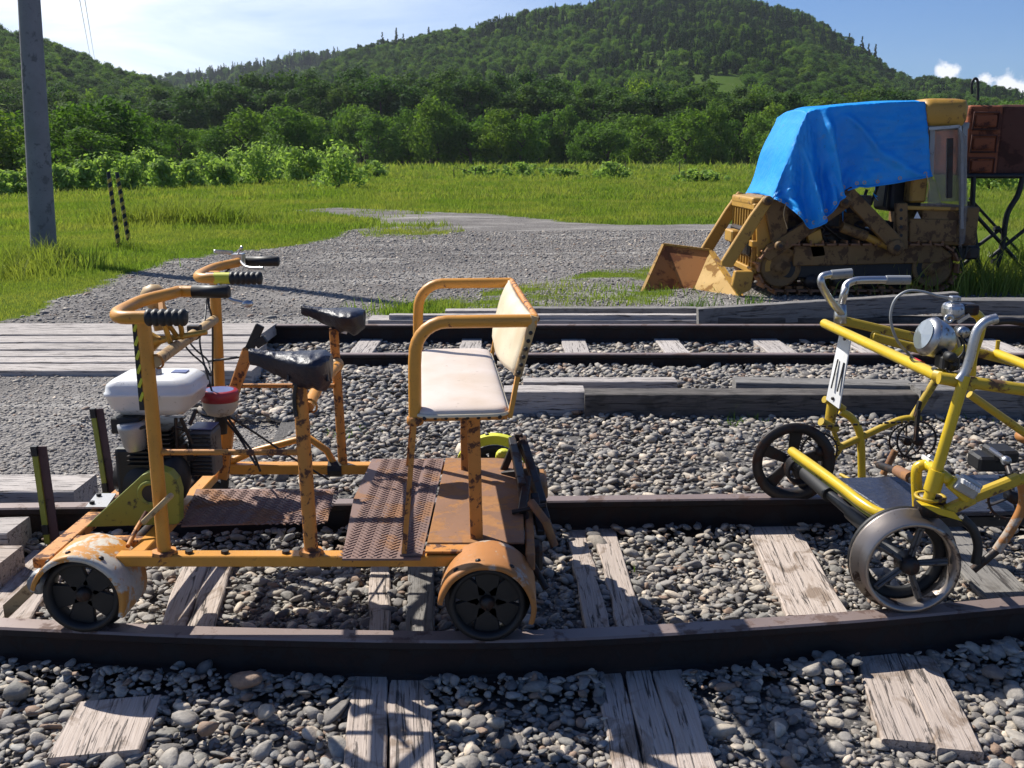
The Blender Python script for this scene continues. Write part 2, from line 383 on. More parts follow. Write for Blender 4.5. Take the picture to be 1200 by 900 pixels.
def timber(name, p0, p1, w, h, mat, label=None, cat=None, group=None, strips=1, jag=.006, parent=None, kind=None, bev=.004):
    """weathered balk: local X is the grain; strips are pieces split apart by age; p0,p1 are centres of the TOP face ends"""
    p0 = Vector(p0); p1 = Vector(p1); d = p1-p0; L = d.length; rnd = random.Random(int(L*997+p0.x*131+p0.y*17))
    mb = MB(); n = max(3, int(L/.12)); edges = [-w/2+w*i/strips+(rnd.uniform(-.1, .1)*w/strips if 0 < i < strips else 0) for i in range(strips+1)]
    for s_ in range(strips):
        a, b_ = edges[s_], edges[s_+1]; gap = .0008 if strips > 1 else 0; vs = []
        e0 = rnd.uniform(-jag, jag)*2; e1 = rnd.uniform(-jag, jag)*2; dz = rnd.uniform(-.004, .0)
        for i in range(n+1):
            x = -L/2+e0+(L+e1-e0)*i/n
            j1 = rnd.uniform(-jag, jag)*.5; j2 = rnd.uniform(-jag, jag)*.5; zz = dz+rnd.uniform(-.0015, .0015)
            ya = a+gap+j1; yb = b_-gap+j2; ch = min(bev, h*.2)
            vs += [(x, ya+ch, zz), (x, yb-ch, zz), (x, yb, zz-ch), (x, yb, -h), (x, ya, -h), (x, ya, zz-ch)]
        f = [(i*6+k, i*6+(k+1) % 6, (i+1)*6+(k+1) % 6, (i+1)*6+k) for i in range(n) for k in range(6)]
        f += [(0, 5, 4, 3, 2, 1), tuple(n*6+k for k in range(6))]
        mb.add(vs, [q[::-1] for q in f])
    o = mb.build(name, mat, None, recentre=False)
    yaw = math.atan2(d.y, d.x); pit = -math.asin(d.z/L)
    o.location = (p0+p1)/2; o.rotation_euler = (0, pit, yaw)
    if parent:
        o.parent = parent; o.location = (p0+p1)/2-parent.location
    return tag(o, label, cat, group, kind)

# ================================================================== THE SETTING: ground
def smooth_noise(x, y, s, o=0): return noise.noise(Vector((x*s, y*s, o)))
yard = [G(*p) for p in ((-60, 400), (0, 380), (60, 357), (130, 327), (200, 302), (300, 291), (380, 281), (430, 264), (470, 251), (560, 249), (640, 256), (720, 262), (800, 262), (900, 262), (1000, 268), (1130, 290), (1200, 297), (1330, 312), (1330, 340))]
yardpoly = [(p.x, p.y) for p in yard]+[(12, 7.9), (12, 1), (-12, 1), (-12, 6.5)]
def inpoly(x, y, poly):
    c = np.zeros(x.shape, bool); n = len(poly)
    for i in range(n):
        x1, y1 = poly[i]; x2, y2 = poly[(i+1) % n]
        if y1 == y2: continue
        k = ((y1 > y) != (y2 > y)) & (x < (x2-x1)*(y-y1)/(y2-y1)+x1); c ^= k
    return c
def polydist(x, y, poly):
    d = np.full(x.shape, 1e9); n = len(poly)
    for i in range(n):
        a = np.array(poly[i]); b_ = np.array(poly[(i+1) % n]); ab = b_-a
        t_ = np.clip(((x-a[0])*ab[0]+(y-a[1])*ab[1])/(ab@ab+1e-9), 0, 1)
        d = np.minimum(d, np.hypot(x-a[0]-t_*ab[0], y-a[1]-t_*ab[1]))
    return d
def vnoise(x, y, s, seed=0):
    """value noise, vectorised"""
    X = x*s; Y = y*s; xi = np.floor(X).astype(int); yi = np.floor(Y).astype(int); fx = X-xi; fy = Y-yi
    fx = fx*fx*(3-2*fx); fy = fy*fy*(3-2*fy)
    def h(a, b_): v = np.sin(a*127.1+b_*311.7+seed*74.7)*43758.5453; return v-np.floor(v)
    return (h(xi, yi)*(1-fx)+h(xi+1, yi)*fx)*(1-fy)+(h(xi, yi+1)*(1-fx)+h(xi+1, yi+1)*fx)*fy
patch = [(G(*p).x, G(*p).y) for p in ((415, 268), (440, 262), (520, 262), (545, 270), (500, 280), (430, 280))]
strip = [(G(*p).x, G(*p).y) for p in ((340, 246), (400, 242), (470, 245), (560, 250), (470, 258), (400, 252))]
dry = [(G(*p).x, G(*p).y) for p in ((640, 330), (700, 315), (780, 312), (790, 345), (780, 356), (640, 356), (430, 372), (430, 362))]
def grassmask(x, y):
    ins = inpoly(x, y, yardpoly); d = polydist(x, y, yardpoly)
    sc = .12+y*.022
    g = np.where(ins, .5-d/sc*.5, .5+d/sc*.5)
    g = np.maximum(g, np.where(inpoly(x, y, patch), .50, 0)); g = np.where(inpoly(x, y, strip), .38, g)
    g = np.maximum(g, np.where(inpoly(x, y, dry), .36+.27*vnoise(x, y, 3.0, 5), 0))
    return np.clip(g+.35*(vnoise(x, y, 1.3, 3)-.5)+.2*(vnoise(x, y, 4.5, 4)-.5), 0, 1)
def gheight(x, y):
    h = .03*(vnoise(x, y, .45, 1)-.5)+.012*(vnoise(x, y, 2.3, 2)-.5)
    near = np.clip((7.9-y)/.5, 0, 1); h = h*(1-near*.8)
    bank = .16*np.clip((-1.75-x)/.45, 0, 1)*np.clip((y-3.95)/.9, 0, 1)*np.clip((7.2-y)/.1, 0, 1)
    return h-.03*near-.02+bank
ys = np.concatenate([np.linspace(.6, 12, 120), np.linspace(12.2, 40, 110), np.geomspace(41, 2500, 60)])
us = np.concatenate([-np.geomspace(400, 1.3, 26), np.linspace(-1.25, 1.25, 170), np.geomspace(1.3, 400, 26)])
YY, UU = np.meshgrid(ys, us, indexing='ij'); XX = UU*np.maximum(YY, 3.0)*.75; XX = np.clip(XX, -2500, 2500)
vv = np.stack([XX, YY, gheight(XX, YY)], -1).reshape(-1, 3)
# a strip of ground behind the camera as well
nx = len(us); ny = len(ys)
ii = (np.arange(ny-1)[:, None]*nx+np.arange(nx-1)[None]).ravel()
ff = np.stack([ii, ii+1, ii+nx+1, ii+nx], 1)
me = mesh_np('ground', vv, ff, M['ground'], {'grass': grassmask(XX.ravel(), YY.ravel())}, True, 4)
tag(link('ground', me), kind='structure')
me = mesh_np('ground_behind', [(-2500, .6, -.05), (2500, .6, -.05), (2500, -2500, -.05), (-2500, -2500, -.05)], [(0, 1, 2, 3)], M['ground'], {'grass': [0, 0, 0, 0]}, False, 4)
tag(link('ground', me), kind='structure')

# ------------------------------------------------------------------ rails
def railpath(keys, z):
    """keys are (x, y) of the rail head centre, smoothed"""
    k = np.array(keys); xs = np.linspace(k[0, 0], k[-1, 0], 60)
    c = np.polyfit(k[:, 0], k[:, 1], 3 if len(k) > 3 else 1); return [Vector((x, float(np.polyval(c, x)), z)) for x in xs]
H_R = .14
near_keys = [(-4, 2.86), (-1.446, 2.565), (-.9, 2.50), (-.2, 2.47), (.1, 2.48), (.478, 2.525), (1.1, 2.615), (1.524, 2.70), (4, 3.2)]
def near_y(x):
    if x < -1.446: return 2.555-.075*(x+1.446)
    if x > 1.524: return 2.70+.15*(x-1.524)
    a = np.interp(x, [-1.446, -.9, -.2, .1, .478, 1.1, 1.524], [2.555, 2.50, 2.468, 2.475, 2.52, 2.61, 2.70]); return float(a)
def far_y(x): return 3.583+.038*x+.0*x*x
prof = [(-.058, 0), (-.058, .008), (-.012, .022), (-.008, .028), (-.008, .10), (-.014, .108), (-.032, .116), (-.032, .134), (-.027, .14), (.027, .14), (.032, .134), (.032, .116), (.014, .108), (.008, .10), (.008, .028), (.012, .022), (.058, .008), (.058, 0)]
def rail(fy, x0, x1, label, zoff=0.0, sc=1.0, n=70, name='steel_rail'):
    xs = np.linspace(x0, x1, n); yv = np.array([fy(x) for x in xs])
    for _ in range(6): yv[1:-1] = (yv[:-2]+2*yv[1:-1]+yv[2:])/4
    root = empty(name, (0, float(yv[n//2]), zoff), label, 'rail')
    head = MB(); web = MB()
    top = [i for i, p in enumerate(prof) if p[1] >= .132]
    def sweep(idx, mb, closed):
        vs = []; 
        for i in range(n):
            dx = xs[min(i+1, n-1)]-xs[max(i-1, 0)]; dy = yv[min(i+1, n-1)]-yv[max(i-1, 0)]; L = math.hypot(dx, dy); nx_, ny_ = -dy/L, dx/L
            for j in idx: vs.append((xs[i]+nx_*prof[j][0]*sc, yv[i]+ny_*prof[j][0]*sc, zoff+prof[j][1]*sc))
        m_ = len(idx); f = []
        for i in range(n-1):
            for k in range(m_-1 if not closed else m_): f.append((i*m_+k, i*m_+(k+1) % m_, (i+1)*m_+(k+1) % m_, (i+1)*m_+k))
        mb.add(vs, f)
    ti = [7, 8, 9, 10]; sweep(ti, head, False)
    wi = [10, 11, 12, 13, 14, 15, 16, 17, 0, 1, 2, 3, 4, 5, 6, 7]; sweep(wi, web, False)
    web.build('rail_web', 'rail_side', root, recentre=True); head.build('rail_head', 'rail_top', root)
    return root
rail(near_y, -3.4, 3.6, 'rusty rail nearest the camera, under the near wheels of both rail carts')
rail(far_y, -4.2, 4.4, 'rusty rail behind the carts, the far rail of the near track')
T2A, T2B = 6.47, 7.64
rail(lambda x: T2A+.0*x, G(338, 414, .14).x-.5, 7, 'low rusty rail of the second track, its near rail beyond the grey timbers', n=30)
rail(lambda x: T2B, -6.5, 7, 'tall dark rail of the second track, farthest one, below the loader', n=30)
# flat bar guard rail joining crossing deck and near side of the second track
# ------------------------------------------------------------------ sleepers
SLEEP = []   # footprints (centre, dir, half length, half width) kept clear of ballast
def sleeper(pf, pn, wf, label, strips=2, z=.022, mat='sleeper_wood', h=.13, grp='sleepers of the near track', jag=.012):
    """pf/pn: pixel-measured ground points of the far and near end centres"""
    a = G(*pf, z); b_ = G(*pn, z)
    SLEEP.append((a.xy, b_.xy, wf/2))
    return timber('wooden_sleeper', a, b_, wf, h, mat, label, 'sleeper', grp, strips, jag)
def gw(px1, px2, py, z=.02): return (G(px2, py, z)-G(px1, py, z)).length
SLP = 'sleepers of the near track'
# far-left timber against the left border, and the ones across the near track from left to right
sleeper((66, 640), (-55, 800), .17, 'grey split sleeper cut by the left picture edge, behind the left trolley wheel', 2)
sleeper((139, 817), (113, 882), .215, 'short square cracked sleeper end among pebbles at the bottom left', 1, jag=.014)
sleeper((246, 655), (214, 742), .17, 'weathered sleeper half shaded by the orange trolley, near its left wheel', 2)
sleeper((457, 748), (456, 925), .215, 'pale sleeper split down its middle, below the cart chair in the bottom centre', 2)
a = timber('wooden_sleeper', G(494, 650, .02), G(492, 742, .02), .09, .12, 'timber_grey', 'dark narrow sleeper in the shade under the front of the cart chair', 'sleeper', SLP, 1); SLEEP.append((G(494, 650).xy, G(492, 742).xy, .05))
sleeper((446, 655), (443, 742), .065, 'thin pale sleeper strip in shade below the checker plate', 1)
sleeper((675, 619), (702, 742), .078, 'narrow grey sleeper half with shadow spots just right of the cart chair wheel', 1)
sleeper((709, 619), (743, 742), .088, 'split grey sleeper half beside a small weed, left of the pebble bed', 1)
sleeper((746, 770), (790, 935), .245, 'wide white bleached sleeper cracked in three strips, bottom centre right', 3)
sleeper((903, 611), (960, 722), .20, 'bleached sleeper with brown stains between the rails, left of the yellow bike wheel', 1, jag=.012)
sleeper((1048, 766), (1092, 868), .235, 'short pale sleeper end with fine cracks at the bottom right', 2)
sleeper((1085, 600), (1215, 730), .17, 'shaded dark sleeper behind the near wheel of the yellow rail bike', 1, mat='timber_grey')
# second track
for i, (x, w, lab) in enumerate(((430, 28, 'pale sleeper of the second track seen between the two black saddles and the chair'), (552, 26, 'sleeper of the second track hidden partly by the white chair seat'), (674, 30, 'pale sleeper of the second track just right of the chair back'), (786, 30, 'pale sleeper of the second track near the middle of the picture'), (905, 34, 'broken tan sleeper of the second track left of the yellow handlebars'), (1010, 32, 'sleeper of the second track behind the white slotted plate'), (1165, 36, 'sleeper of the second track at the right behind the yellow bike'))):
    c = G(x, 405, .02); w_ = w/1150*7.1
    timber('wooden_sleeper', (c.x-.0, 8.1, .03), (c.x, 6.36, .03), w_, .12, 'board_wood', lab, 'sleeper', 'sleepers of the second track', 2 if i == 0 else 1, .01)
    SLEEP.append((Vector((c.x, 8.1)), Vector((c.x, 6.40)), w_/2))
# ------------------------------------------------------------------ timbers lying beside the tracks
MT = 'long timbers between the two tracks'
def ltimber(px0, px1, py, ztop, w, h, mat, lab, grp=MT, strips=1, py1=None, dz=0, name='timber_beam', cat='timber'):
    """lies roughly along the tracks: top near edge measured at py"""
    a = G(px0, py, ztop); b_ = G(px1, py1 or py, ztop+dz) if dz == 0 else V(px1, py1 or py, a.y)
    off = Vector((0, w/2, 0))
    return timber(name, a+off, b_+off, w, h, mat, lab, cat, grp, strips, .006)
ltimber(588, 684, 459, .13, .17, .16, 'board_wood', 'short grey beam with a pale top just right of the chair, left of the long dark beam')
ltimber(686, 1078, 462, .13, .16, .16, 'timber_dark', 'long dark squared beam between the tracks, right of the short grey beam')
ltimber(1078, 1300, 457, .16, .2, .18, 'timber_grey', 'grey squared beam behind the yellow rail bike, right of the long dark beam')
ltimber(612, 792, 447, .10, .13, .12, 'board_wood', 'thin pale plank lying behind the short grey beam')
ltimber(866, 1076, 448, .15, .16, .16, 'timber_grey', 'grey plank resting behind the right end of the long dark beam', py1=452)
YT = 'old timbers along the edge of the gravel yard'
ltimber(430, 1250, 375, .06, .28, .08, 'board_wood', 'long pale edge board right behind the far rail of the second track', YT)
ltimber(520, 640, 364, .08, .14, .06, 'board_wood', 'short bleached plank on the grass behind the chair arms', YT)
ltimber(455, 835, 369, .10, .09, .05, 'board_wood', 'thin white bleached lath lying on the edge board', YT)
ltimber(610, 818, 361, .13, .12, .14, 'timber_grey', 'grey timber in front of the loader bucket', YT)
ltimber(818, 1122, 362, .22, .10, .16, 'timber_grey', 'grey squared timber tilted up in front of the loader tracks', YT, py1=343, dz=1)
ltimber(1120, 1330, 352, .20, .2, .16, 'timber_grey', 'grey timber at the right edge below the rusty tank stand', YT, strips=2)
ltimber(840, 1330, 372, .15, .12, .1, 'timber_dark', 'dark timber behind the yellow handlebars on the yard edge', YT)
# crossing deck at the left: boards over the second track
root = empty('crossing_deck', (G(150, 400).x, 7.0, 0), 'pale plank crossing over the second track at the left behind the engine', 'plank crossing')
bd = [(378.5, 391.5), (393.2, 400.5), (402, 408.8), (410.2, 416.6), (418, 424), (425.4, 433.5)]
for i, (y0, y1) in enumerate(bd):
    Yf_ = G(150, y0, .15).y; Yn_ = G(150, y1, .15).y; xe = G(309-i*1.5, y1, .15).x
    timber('plank', (-6.8, (Yf_+Yn_)/2, .15+random.uniform(-.004, .004)), (xe+random.uniform(-.04, .04), (Yf_+Yn_)/2, .15), Yf_-Yn_, .09, 'board_wood', parent=root, jag=.004)
# boards beside the near track at the left border
LB = 'short crossing boards at the left border'
o_ = G(0, 583, .14)
timber('wooden_board', (-3.0, 3.80, .135), (G(92, 574, .13).x, 3.80, .135), .22, .13, 'board_wood', 'pale thick board outside the far rail at the left border, beside the striped post', 'board', LB, 1)
timber('wooden_board', (-3.0, 3.36, .12), (G(44, 606, .12).x, 3.36, .12), .18, .12, 'board_wood', 'pale board inside the far rail at the left border with a broken end', 'board', LB, 1, .02)
timber('wooden_board', (-3.0, 3.14, .10), (G(30, 626, .1).x, 3.14, .10), .16, .12, 'sleeper_wood', 'lower brownish board at the left border, nearest of the three boards', 'board', LB, 1, .02)

# ------------------------------------------------------------------ ballast stones
def ico(sub):
    import bmesh
    bm = bmesh.new(); bmesh.ops.create_icosphere(bm, subdivisions=sub, radius=1); bm.verts.ensure_lookup_table()
    v = np.array([p.co[:] for p in bm.verts]); f = np.array([[q.index for q in g.verts] for g in bm.faces]); bm.free(); return v, f
def onsleeper(x, y, pad=0.0):
    m_ = np.zeros(x.shape, bool)
    for a, b_, hw in SLEEP:
        dx, dy = b_[0]-a[0], b_[1]-a[1]; L = math.hypot(dx, dy); ux, uy = dx/L, dy/L
        l = (x-a[0])*ux+(y-a[1])*uy; s_ = abs(-(x-a[0])*uy+(y-a[1])*ux); m_ |= (l > -pad) & (l < L+pad) & (s_ < hw+pad)
    return m_
def stones(x, y, z, size, sub, flat=.5):
    v0, f0 = ico(sub); n = len(x)
    sc = np.stack([size*rng.uniform(.9, 1.65, n), size*rng.uniform(.7, 1.1, n), size*flat*rng.uniform(.7, 1.25, n)], 1)
    # lumpy: each stone is squashed by a few random planes
    V_ = np.repeat(v0[None], n, 0)
    for k in range(7 if sub > 1 else 3):
        d = rng.normal(size=(n, 3)); d /= np.linalg.norm(d, axis=1)[:, None]; h = rng.uniform(.45, .85, n)
        dt = np.einsum('nvk,nk->nv', V_, d); ex = np.maximum(dt-h[:, None], 0)*.86; V_ = V_-ex[:, :, None]*d[:, None]
    V_ = V_*sc[:, None]
    def rot(a, ax):
        c, s = np.cos(a), np.sin(a); m_ = np.zeros((n, 3, 3)); i, j = [(1, 2), (0, 2), (0, 1)][ax]
        m_[:, ax, ax] = 1; m_[:, i, i] = c; m_[:, j, j] = c; m_[:, i, j] = -s; m_[:, j, i] = s; return m_
    Rm = rot(rng.uniform(0, 2*PI, n), 2) @ rot(rng.normal(0, .28, n), 0) @ rot(rng.normal(0, .28, n), 1)
    V_ = np.einsum('nij,nvj->nvi', Rm, V_)
    V_ += np.stack([x, y, z], 1)[:, None]
    F_ = (f0[None]+(np.arange(n)*len(v0))[:, None, None]).reshape(-1, 3)
    return V_.reshape(-1, 3), F_, np.repeat(rng.uniform(0, 1, n), len(v0))
def scatter(x0, x1, y0, y1, dens, wid=True):
    n = int((x1-x0)*(y1-y0)*dens); x = rng.uniform(x0, x1, n); y = rng.uniform(y0, y1, n)
    if wid: k = np.abs(x) < .60*y+.45; x, y = x[k], y[k]
    return x, y
nyv = np.vectorize(near_y)
def clear_rail(x, y, pad=.035):
    return (np.abs(y-nyv(x)) > pad) & (np.abs(y-far_y(x)) > pad) & (np.abs(y-T2A) > pad) & (np.abs(y-T2B) > pad)
parts = []
def stone_batch(x, y, size, sub, zc, lay=.012, pad=.0, flat=.5):
    k = clear_rail(x, y) & ~onsleeper(x, y, pad-.01); x, y, size = x[k], y[k], size[k]; zc = zc[k] if np.ndim(zc) else zc
    dr = np.minimum(np.abs(y-nyv(x)), np.abs(y-far_y(x))); z = zc-.016+.036*np.exp(-((dr-.06)/.08)**2)+.022*(vnoise(x, y, 3.1, 9)-.5)+rng.uniform(-lay, lay, len(x))
    V_, F_, r_ = stones(x, y, z, size, sub, flat); return V_, F_, r_
def join(bs):
    o = 0; vs, fs, rs = [], [], []
    for v, f, r in bs: vs.append(v); fs.append(f+o); rs.append(r); o += len(v)
    return np.concatenate(vs), np.concatenate(fs), np.concatenate(rs)
BS = []
x, y = scatter(-1.9, 1.95, 1.45, 3.0, 1900); BS.append(stone_batch(x, y, np.exp(rng.normal(-4.28, .33, len(x))), 2, .012))
x, y = scatter(-1.9, 1.95, 1.45, 3.5, 3200); BS.append(stone_batch(x, y, np.exp(rng.normal(-4.80, .30, len(x))), 1, .010, .007))
x, y = scatter(-2.4, 2.4, 3.0, 3.56, 1700); BS.append(stone_batch(x, y, np.exp(rng.normal(-4.2, .32, len(x))), 2, .012))
x, y = scatter(-3.6, 3.8, 3.56, 5.3, 1500)
k = x > -1.75+.35*(y-3.5)+.25*(vnoise(x, y, 2, 1)-.5)*2; BS.append(stone_batch(x[k], y[k], np.exp(rng.normal(-4.15, .3, k.sum())), 1, .012, flat=.55))
x, y = scatter(-2.6, 5.2, 5.5, 6.46, 1500); k = x > -1.9
BS.append(stone_batch(x[k], y[k], np.exp(rng.normal(-3.95, .3, k.sum())), 1, .012+.062*np.clip((y[k]-5.55)/.5, 0, 1), flat=.55))
x, y = scatter(-3.6, 5.2, 5.3, 8.1, 700)
k = x > -1.9+.25*(vnoise(x, y, 2, 1)-.5)*2; BS.append(stone_batch(x[k], y[k], np.exp(rng.normal(-3.85, .3, k.sum())), 1, .01, flat=.55))
v_, f_, r_ = join(BS)
bal = tag(link('ballast_bed', mesh_np('ballast_bed', [(-6, 1.2, -.014), (6, 1.2, -.014), (8, 8.1, -.014), (-1.6, 8.1, -.014), (-1.2, 4.5, -.014), (-2.2, 3.5, -.014), (-6, 3.5, -.014)], [(0, 1, 2, 3, 4, 5, 6)], M['ballast_soil'], None, False, 7)), kind='structure')
tag(link('pebbles', mesh_np('pebbles', v_, f_, M['stone'], {'rnd': r_}), bal), kind='stuff')
# the three hundred largest loose stones, one by one
protos = []
for i in range(14):
    V_, F_, _ = stones(np.zeros(1), np.zeros(1), np.zeros(1), np.array([1.0]), 2, .62)
    protos.append([mesh_np('stone', V_, F_, M['stone'], {'rnd': np.full(len(V_), q)}) for q in (rng.uniform(0, 1), rng.uniform(0, 1))])
cnt = 0; tries = 0; placed = []
marked = [(212, 778, .034, .2), (240, 785, .036, .55), (955, 765, .033, .68), (950, 785, .038, .6), (1162, 790, .03, .97), (215, 845, .034, .88), (20, 812, .04, .3), (245, 855, .03, .88), (312, 835, .035, .55), (685, 742+60, .03, .3)]
for (px, py, s_, q) in marked:
    p = G(px, py, .03); placed.append((p.x, p.y)); me = random.choice(protos)[0]
    o = link('stone', me, bal, (p.x, p.y, .035)); o.scale = (s_,)*3; o.rotation_euler = (random.uniform(-.4, .4), random.uniform(-.4, .4), random.uniform(0, 6)); cnt += 1
while cnt < 300 and tries < 20000:
    tries += 1
    y = random.uniform(1.5, 3.4)**1.0 if random.random() < .75 else random.uniform(3.4, 4.6); x = random.uniform(-.56*y-.1, .56*y+.1); s_ = random.uniform(.020, .034)*(1.25 if y > 3.4 else 1)
    if onsleeper(np.array([x]), np.array([y]), s_*.8)[0] or not clear_rail(np.array([x]), np.array([y]), .04+s_*.8)[0]: continue
    if any((x-a)**2+(y-b_)**2 < .055**2 for a, b_ in placed): continue
    if y > 3.56 and x < -1.6: continue
    placed.append((x, y)); me = random.choice(random.choice(protos))
    o = link('stone', me, bal, (x, y, random.uniform(-.002, .012))); o.scale = (s_, s_, s_*random.uniform(.8, 1.1)); o.rotation_euler = (random.uniform(-.4, .4), random.uniform(-.4, .4), random.uniform(0, 6)); cnt += 1
# loose gravel on the yard
x, y = scatter(-4.2, 0, 3.7, 6.4, 1500); k = x < -1.3+.35*(y-3.5); x, y = x[k], y[k]
V1 = stones(x, y, gheight(x, y)+.000, np.exp(rng.normal(-4.95, .35, len(x))), 1, .6)
x, y = scatter(-9, 7, 7.9, 20, 330); k = grassmask(x, y) < .5; x, y = x[k], y[k]
V2 = stones(x, y, gheight(x, y)+.002, np.exp(rng.normal(-4.6, .4, len(x)))*(1+(y-8)*.03), 1, .55)
v_, f_, r_ = join([V1, V2])
tag(link('yard_gravel', mesh_np('yard_gravel', v_, f_, M['stone'], {'rnd': r_})), kind='stuff')
# ------------------------------------------------------------------ grass
def blades(x, y, z, h, w, lean=.35, nb=1):
    n = len(x); a = rng.uniform(0, 2*PI, n); l = rng.normal(0, lean, (n, 2))*h[:, None]; dx = np.cos(a)*w/2; dy = np.sin(a)*w/2
    b0 = np.stack([x-dx, y-dy, z], 1); b1 = np.stack([x+dx, y+dy, z], 1)
    m0 = np.stack([x-dx*.7+l[:, 0]*.35, y-dy*.7+l[:, 1]*.35, z+h*.6], 1); m1 = np.stack([x+dx*.7+l[:, 0]*.35, y+dy*.7+l[:, 1]*.35, z+h*.6], 1)
    tp = np.stack([x+l[:, 0], y+l[:, 1], z+h], 1)
    v = np.stack([b0, b1, m0, m1, tp], 1).reshape(-1, 3); k = np.arange(n)*5
    f = np.concatenate([np.stack([k, k+1, k+3], 1), np.stack([k, k+3, k+2], 1), np.stack([k+2, k+3, k+4], 1)])
    return v, f, np.repeat(rng.uniform(0, 1, n), 5)
GB = []
def grass_zone(x0, x1, y0, y1, dens, h, w, thr=.5):
    n = int((x1-x0)*(y1-y0)*dens); x = rng.uniform(x0, x1, n); y = rng.uniform(y0, y1, n)
    k = (np.abs(x) < .56*y+1) & (grassmask(x, y) > thr+.12*rng.uniform(-1, 1, n)); x, y = x[k], y[k]
    hh_ = h*np.exp(rng.normal(0, .3, len(x)))*(.6+.8*vnoise(x, y, .8, 8)); GB.append(blades(x, y, gheight(x, y), hh_, np.full(len(x), w)))
grass_zone(-8, 2.2, 7.8, 13, 1500, .026, .007)
grass_zone(-11, 8, 13, 20, 800, .042, .010)
grass_zone(-18, 18, 20, 34, 300, .09, .017)
grass_zone(-36, 38, 34, 62, 85, .15, .036)
grass_zone(-75, 75, 62, 110, 22, .22, .08)
grass_zone(-95, 95, 110, 160, 4, .5, .22)
# tall patch beyond the mown strip and at the pole foot
def clump(px, py, rad, n, h, w):
    p = G(px, py); x = p.x+rng.normal(0, rad, n); y = p.y+rng.normal(0, rad*.6, n); GB.append(blades(x, y, gheight(x, y), h*np.exp(rng.normal(0, .3, n)), np.full(n, w), .4))
for px in range(150, 272, 10): clump(px, 262, .5, 260, .34, .022)
for q in ((48, 309, .25, 500, .22, .014), (10, 312, .6, 1200, .26, .014), (-20, 322, .6, 700, .2, .014), (140, 290, .2, 200, .15, .012), (152, 292, .15, 100, .12, .012), (30, 318, .3, 300, .14, .012), (1160, 330, .9, 2200, .30, .016), (1215, 322, .9, 2200, .30, .016), (1130, 340, .5, 900, .25, .014), (470, 366, .3, 260, .10, .01), (520, 364, .3, 260, .10, .01), (690, 352, .5, 260, .07, .01), (730, 340, .5, 260, .07, .01), (620, 366, .3, 200, .09, .01)): clump(*q)
v_, f_, r_ = join(GB)
tag(link('meadow_grass', mesh_np('meadow_grass', v_, f_, M['grass_blade'], {'rnd': r_}, False), None), kind='stuff')
GB = []
for q in ((430, 465, .12, 90, .05, .008), (410, 510, .12, 120, .045, .008), (870, 493, .06, 60, .06, .008), (720, 662, .04, 50, .045, .006), (398, 500, .1, 80, .04, .008), (735, 685, .02, 20, .04, .005), (860, 495, .05, 30, .06, .008), (1135, 492, .12, 60, .05, .008), (820, 362, .1, 90, .12, .008), (880, 360, .1, 60, .14, .008)): clump(*q)
v_, f_, r_ = join(GB)
tag(link('small_weeds', mesh_np('small_weeds', v_, f_, M['weed'], {'rnd': r_}, False), None), kind='stuff')
# ================================================================== HILLS
def terrain(name, table, rdist, r0, az0, az1, pw, seed, back=1.5, lower=9):
    """a hill: ridge height read off a table of (pixel column, pixel row), rising from r0 to rdist"""
    na, nr = 150, 60; xs_ = np.linspace(az0, az1, na); tx = [a for a, _ in table]; ty = [b_ for _, b_ in table]
    vs = []
    def height(px, t):
        py = float(np.interp(px, tx, ty))+lower; d = Vector(ray(px, py)); d /= math.hypot(d.x, d.y)
        return max(0.0, CAM_H+d.z*rdist)
    X = np.zeros((na, nr)); Y = np.zeros((na, nr)); Z = np.zeros((na, nr))
    for i, px in enumerate(xs_):
        d = Vector(ray(px, 185)); L = math.hypot(d.x, d.y); ux, uy = d.x/L, d.y/L; zr = height(px, 1)
        for j in range(nr):
            t_ = j/(nr-1)*back; r = r0+(rdist-r0)*t_
            h = zr*(min(t_, 1)**pw) if t_ <= 1 else zr*(1-(t_-1)**1.5*1.2)
            X[i, j], Y[i, j], Z[i, j] = ux*r, uy*r, h
    w = np.clip(Z/60, 0, 1)*np.clip(np.linspace(0, back, nr)[None]*1.2, 0, 1)
    Z += w*14*(vnoise(X, Y, .011, seed)-.5)*(np.abs(np.linspace(0, back, nr)[None]-1) > .06)+w*5*(vnoise(X, Y, .035, seed+1)-.5)-1.0
    k = (np.arange(na-1)[:, None]*nr+np.arange(nr-1)[None]).ravel()
    me = mesh_np(name, np.stack([X, Y, Z], -1).reshape(-1, 3), np.stack([k, k+nr, k+nr+1, k+1], 1), M['hill_ground'], None, True, 4)
    tag(link(name, me), kind='structure'); return X, Y, Z
main_t = [(-500, 150), (100, 120), (330, 100), (400, 66), (450, 52), (500, 38), (560, 28), (620, 14), (680, 6), (740, -3), (800, -8), (850, -8), (890, 2), (930, 16), (960, 32), (1000, 56), (1035, 82), (1060, 92), (1110, 92), (1150, 98), (1200, 108), (1300, 124), (1500, 140), (1800, 150)]
farl_t = [(-300, 120), (0, 100), (120, 98), (170, 90), (200, 90), (250, 82), (300, 74), (350, 64), (420, 54), (520, 50), (640, 60), (800, 100)]
left_t = [(-700, 60), (-400, 30), (-200, 20), (-60, 30), (0, 40), (40, 47), (80, 62), (120, 80), (150, 92), (180, 100), (230, 118), (280, 140), (340, 168), (420, 180)]
H1 = terrain('wooded_hill', main_t, 640, 235, 180, 1700, 1.25, 11)
H2 = terrain('distant_ridge', farl_t, 980, 500, -200, 800, 1.3, 21)
H3 = terrain('left_hill', left_t, 430, 215, -650, 400, 1.2, 31)
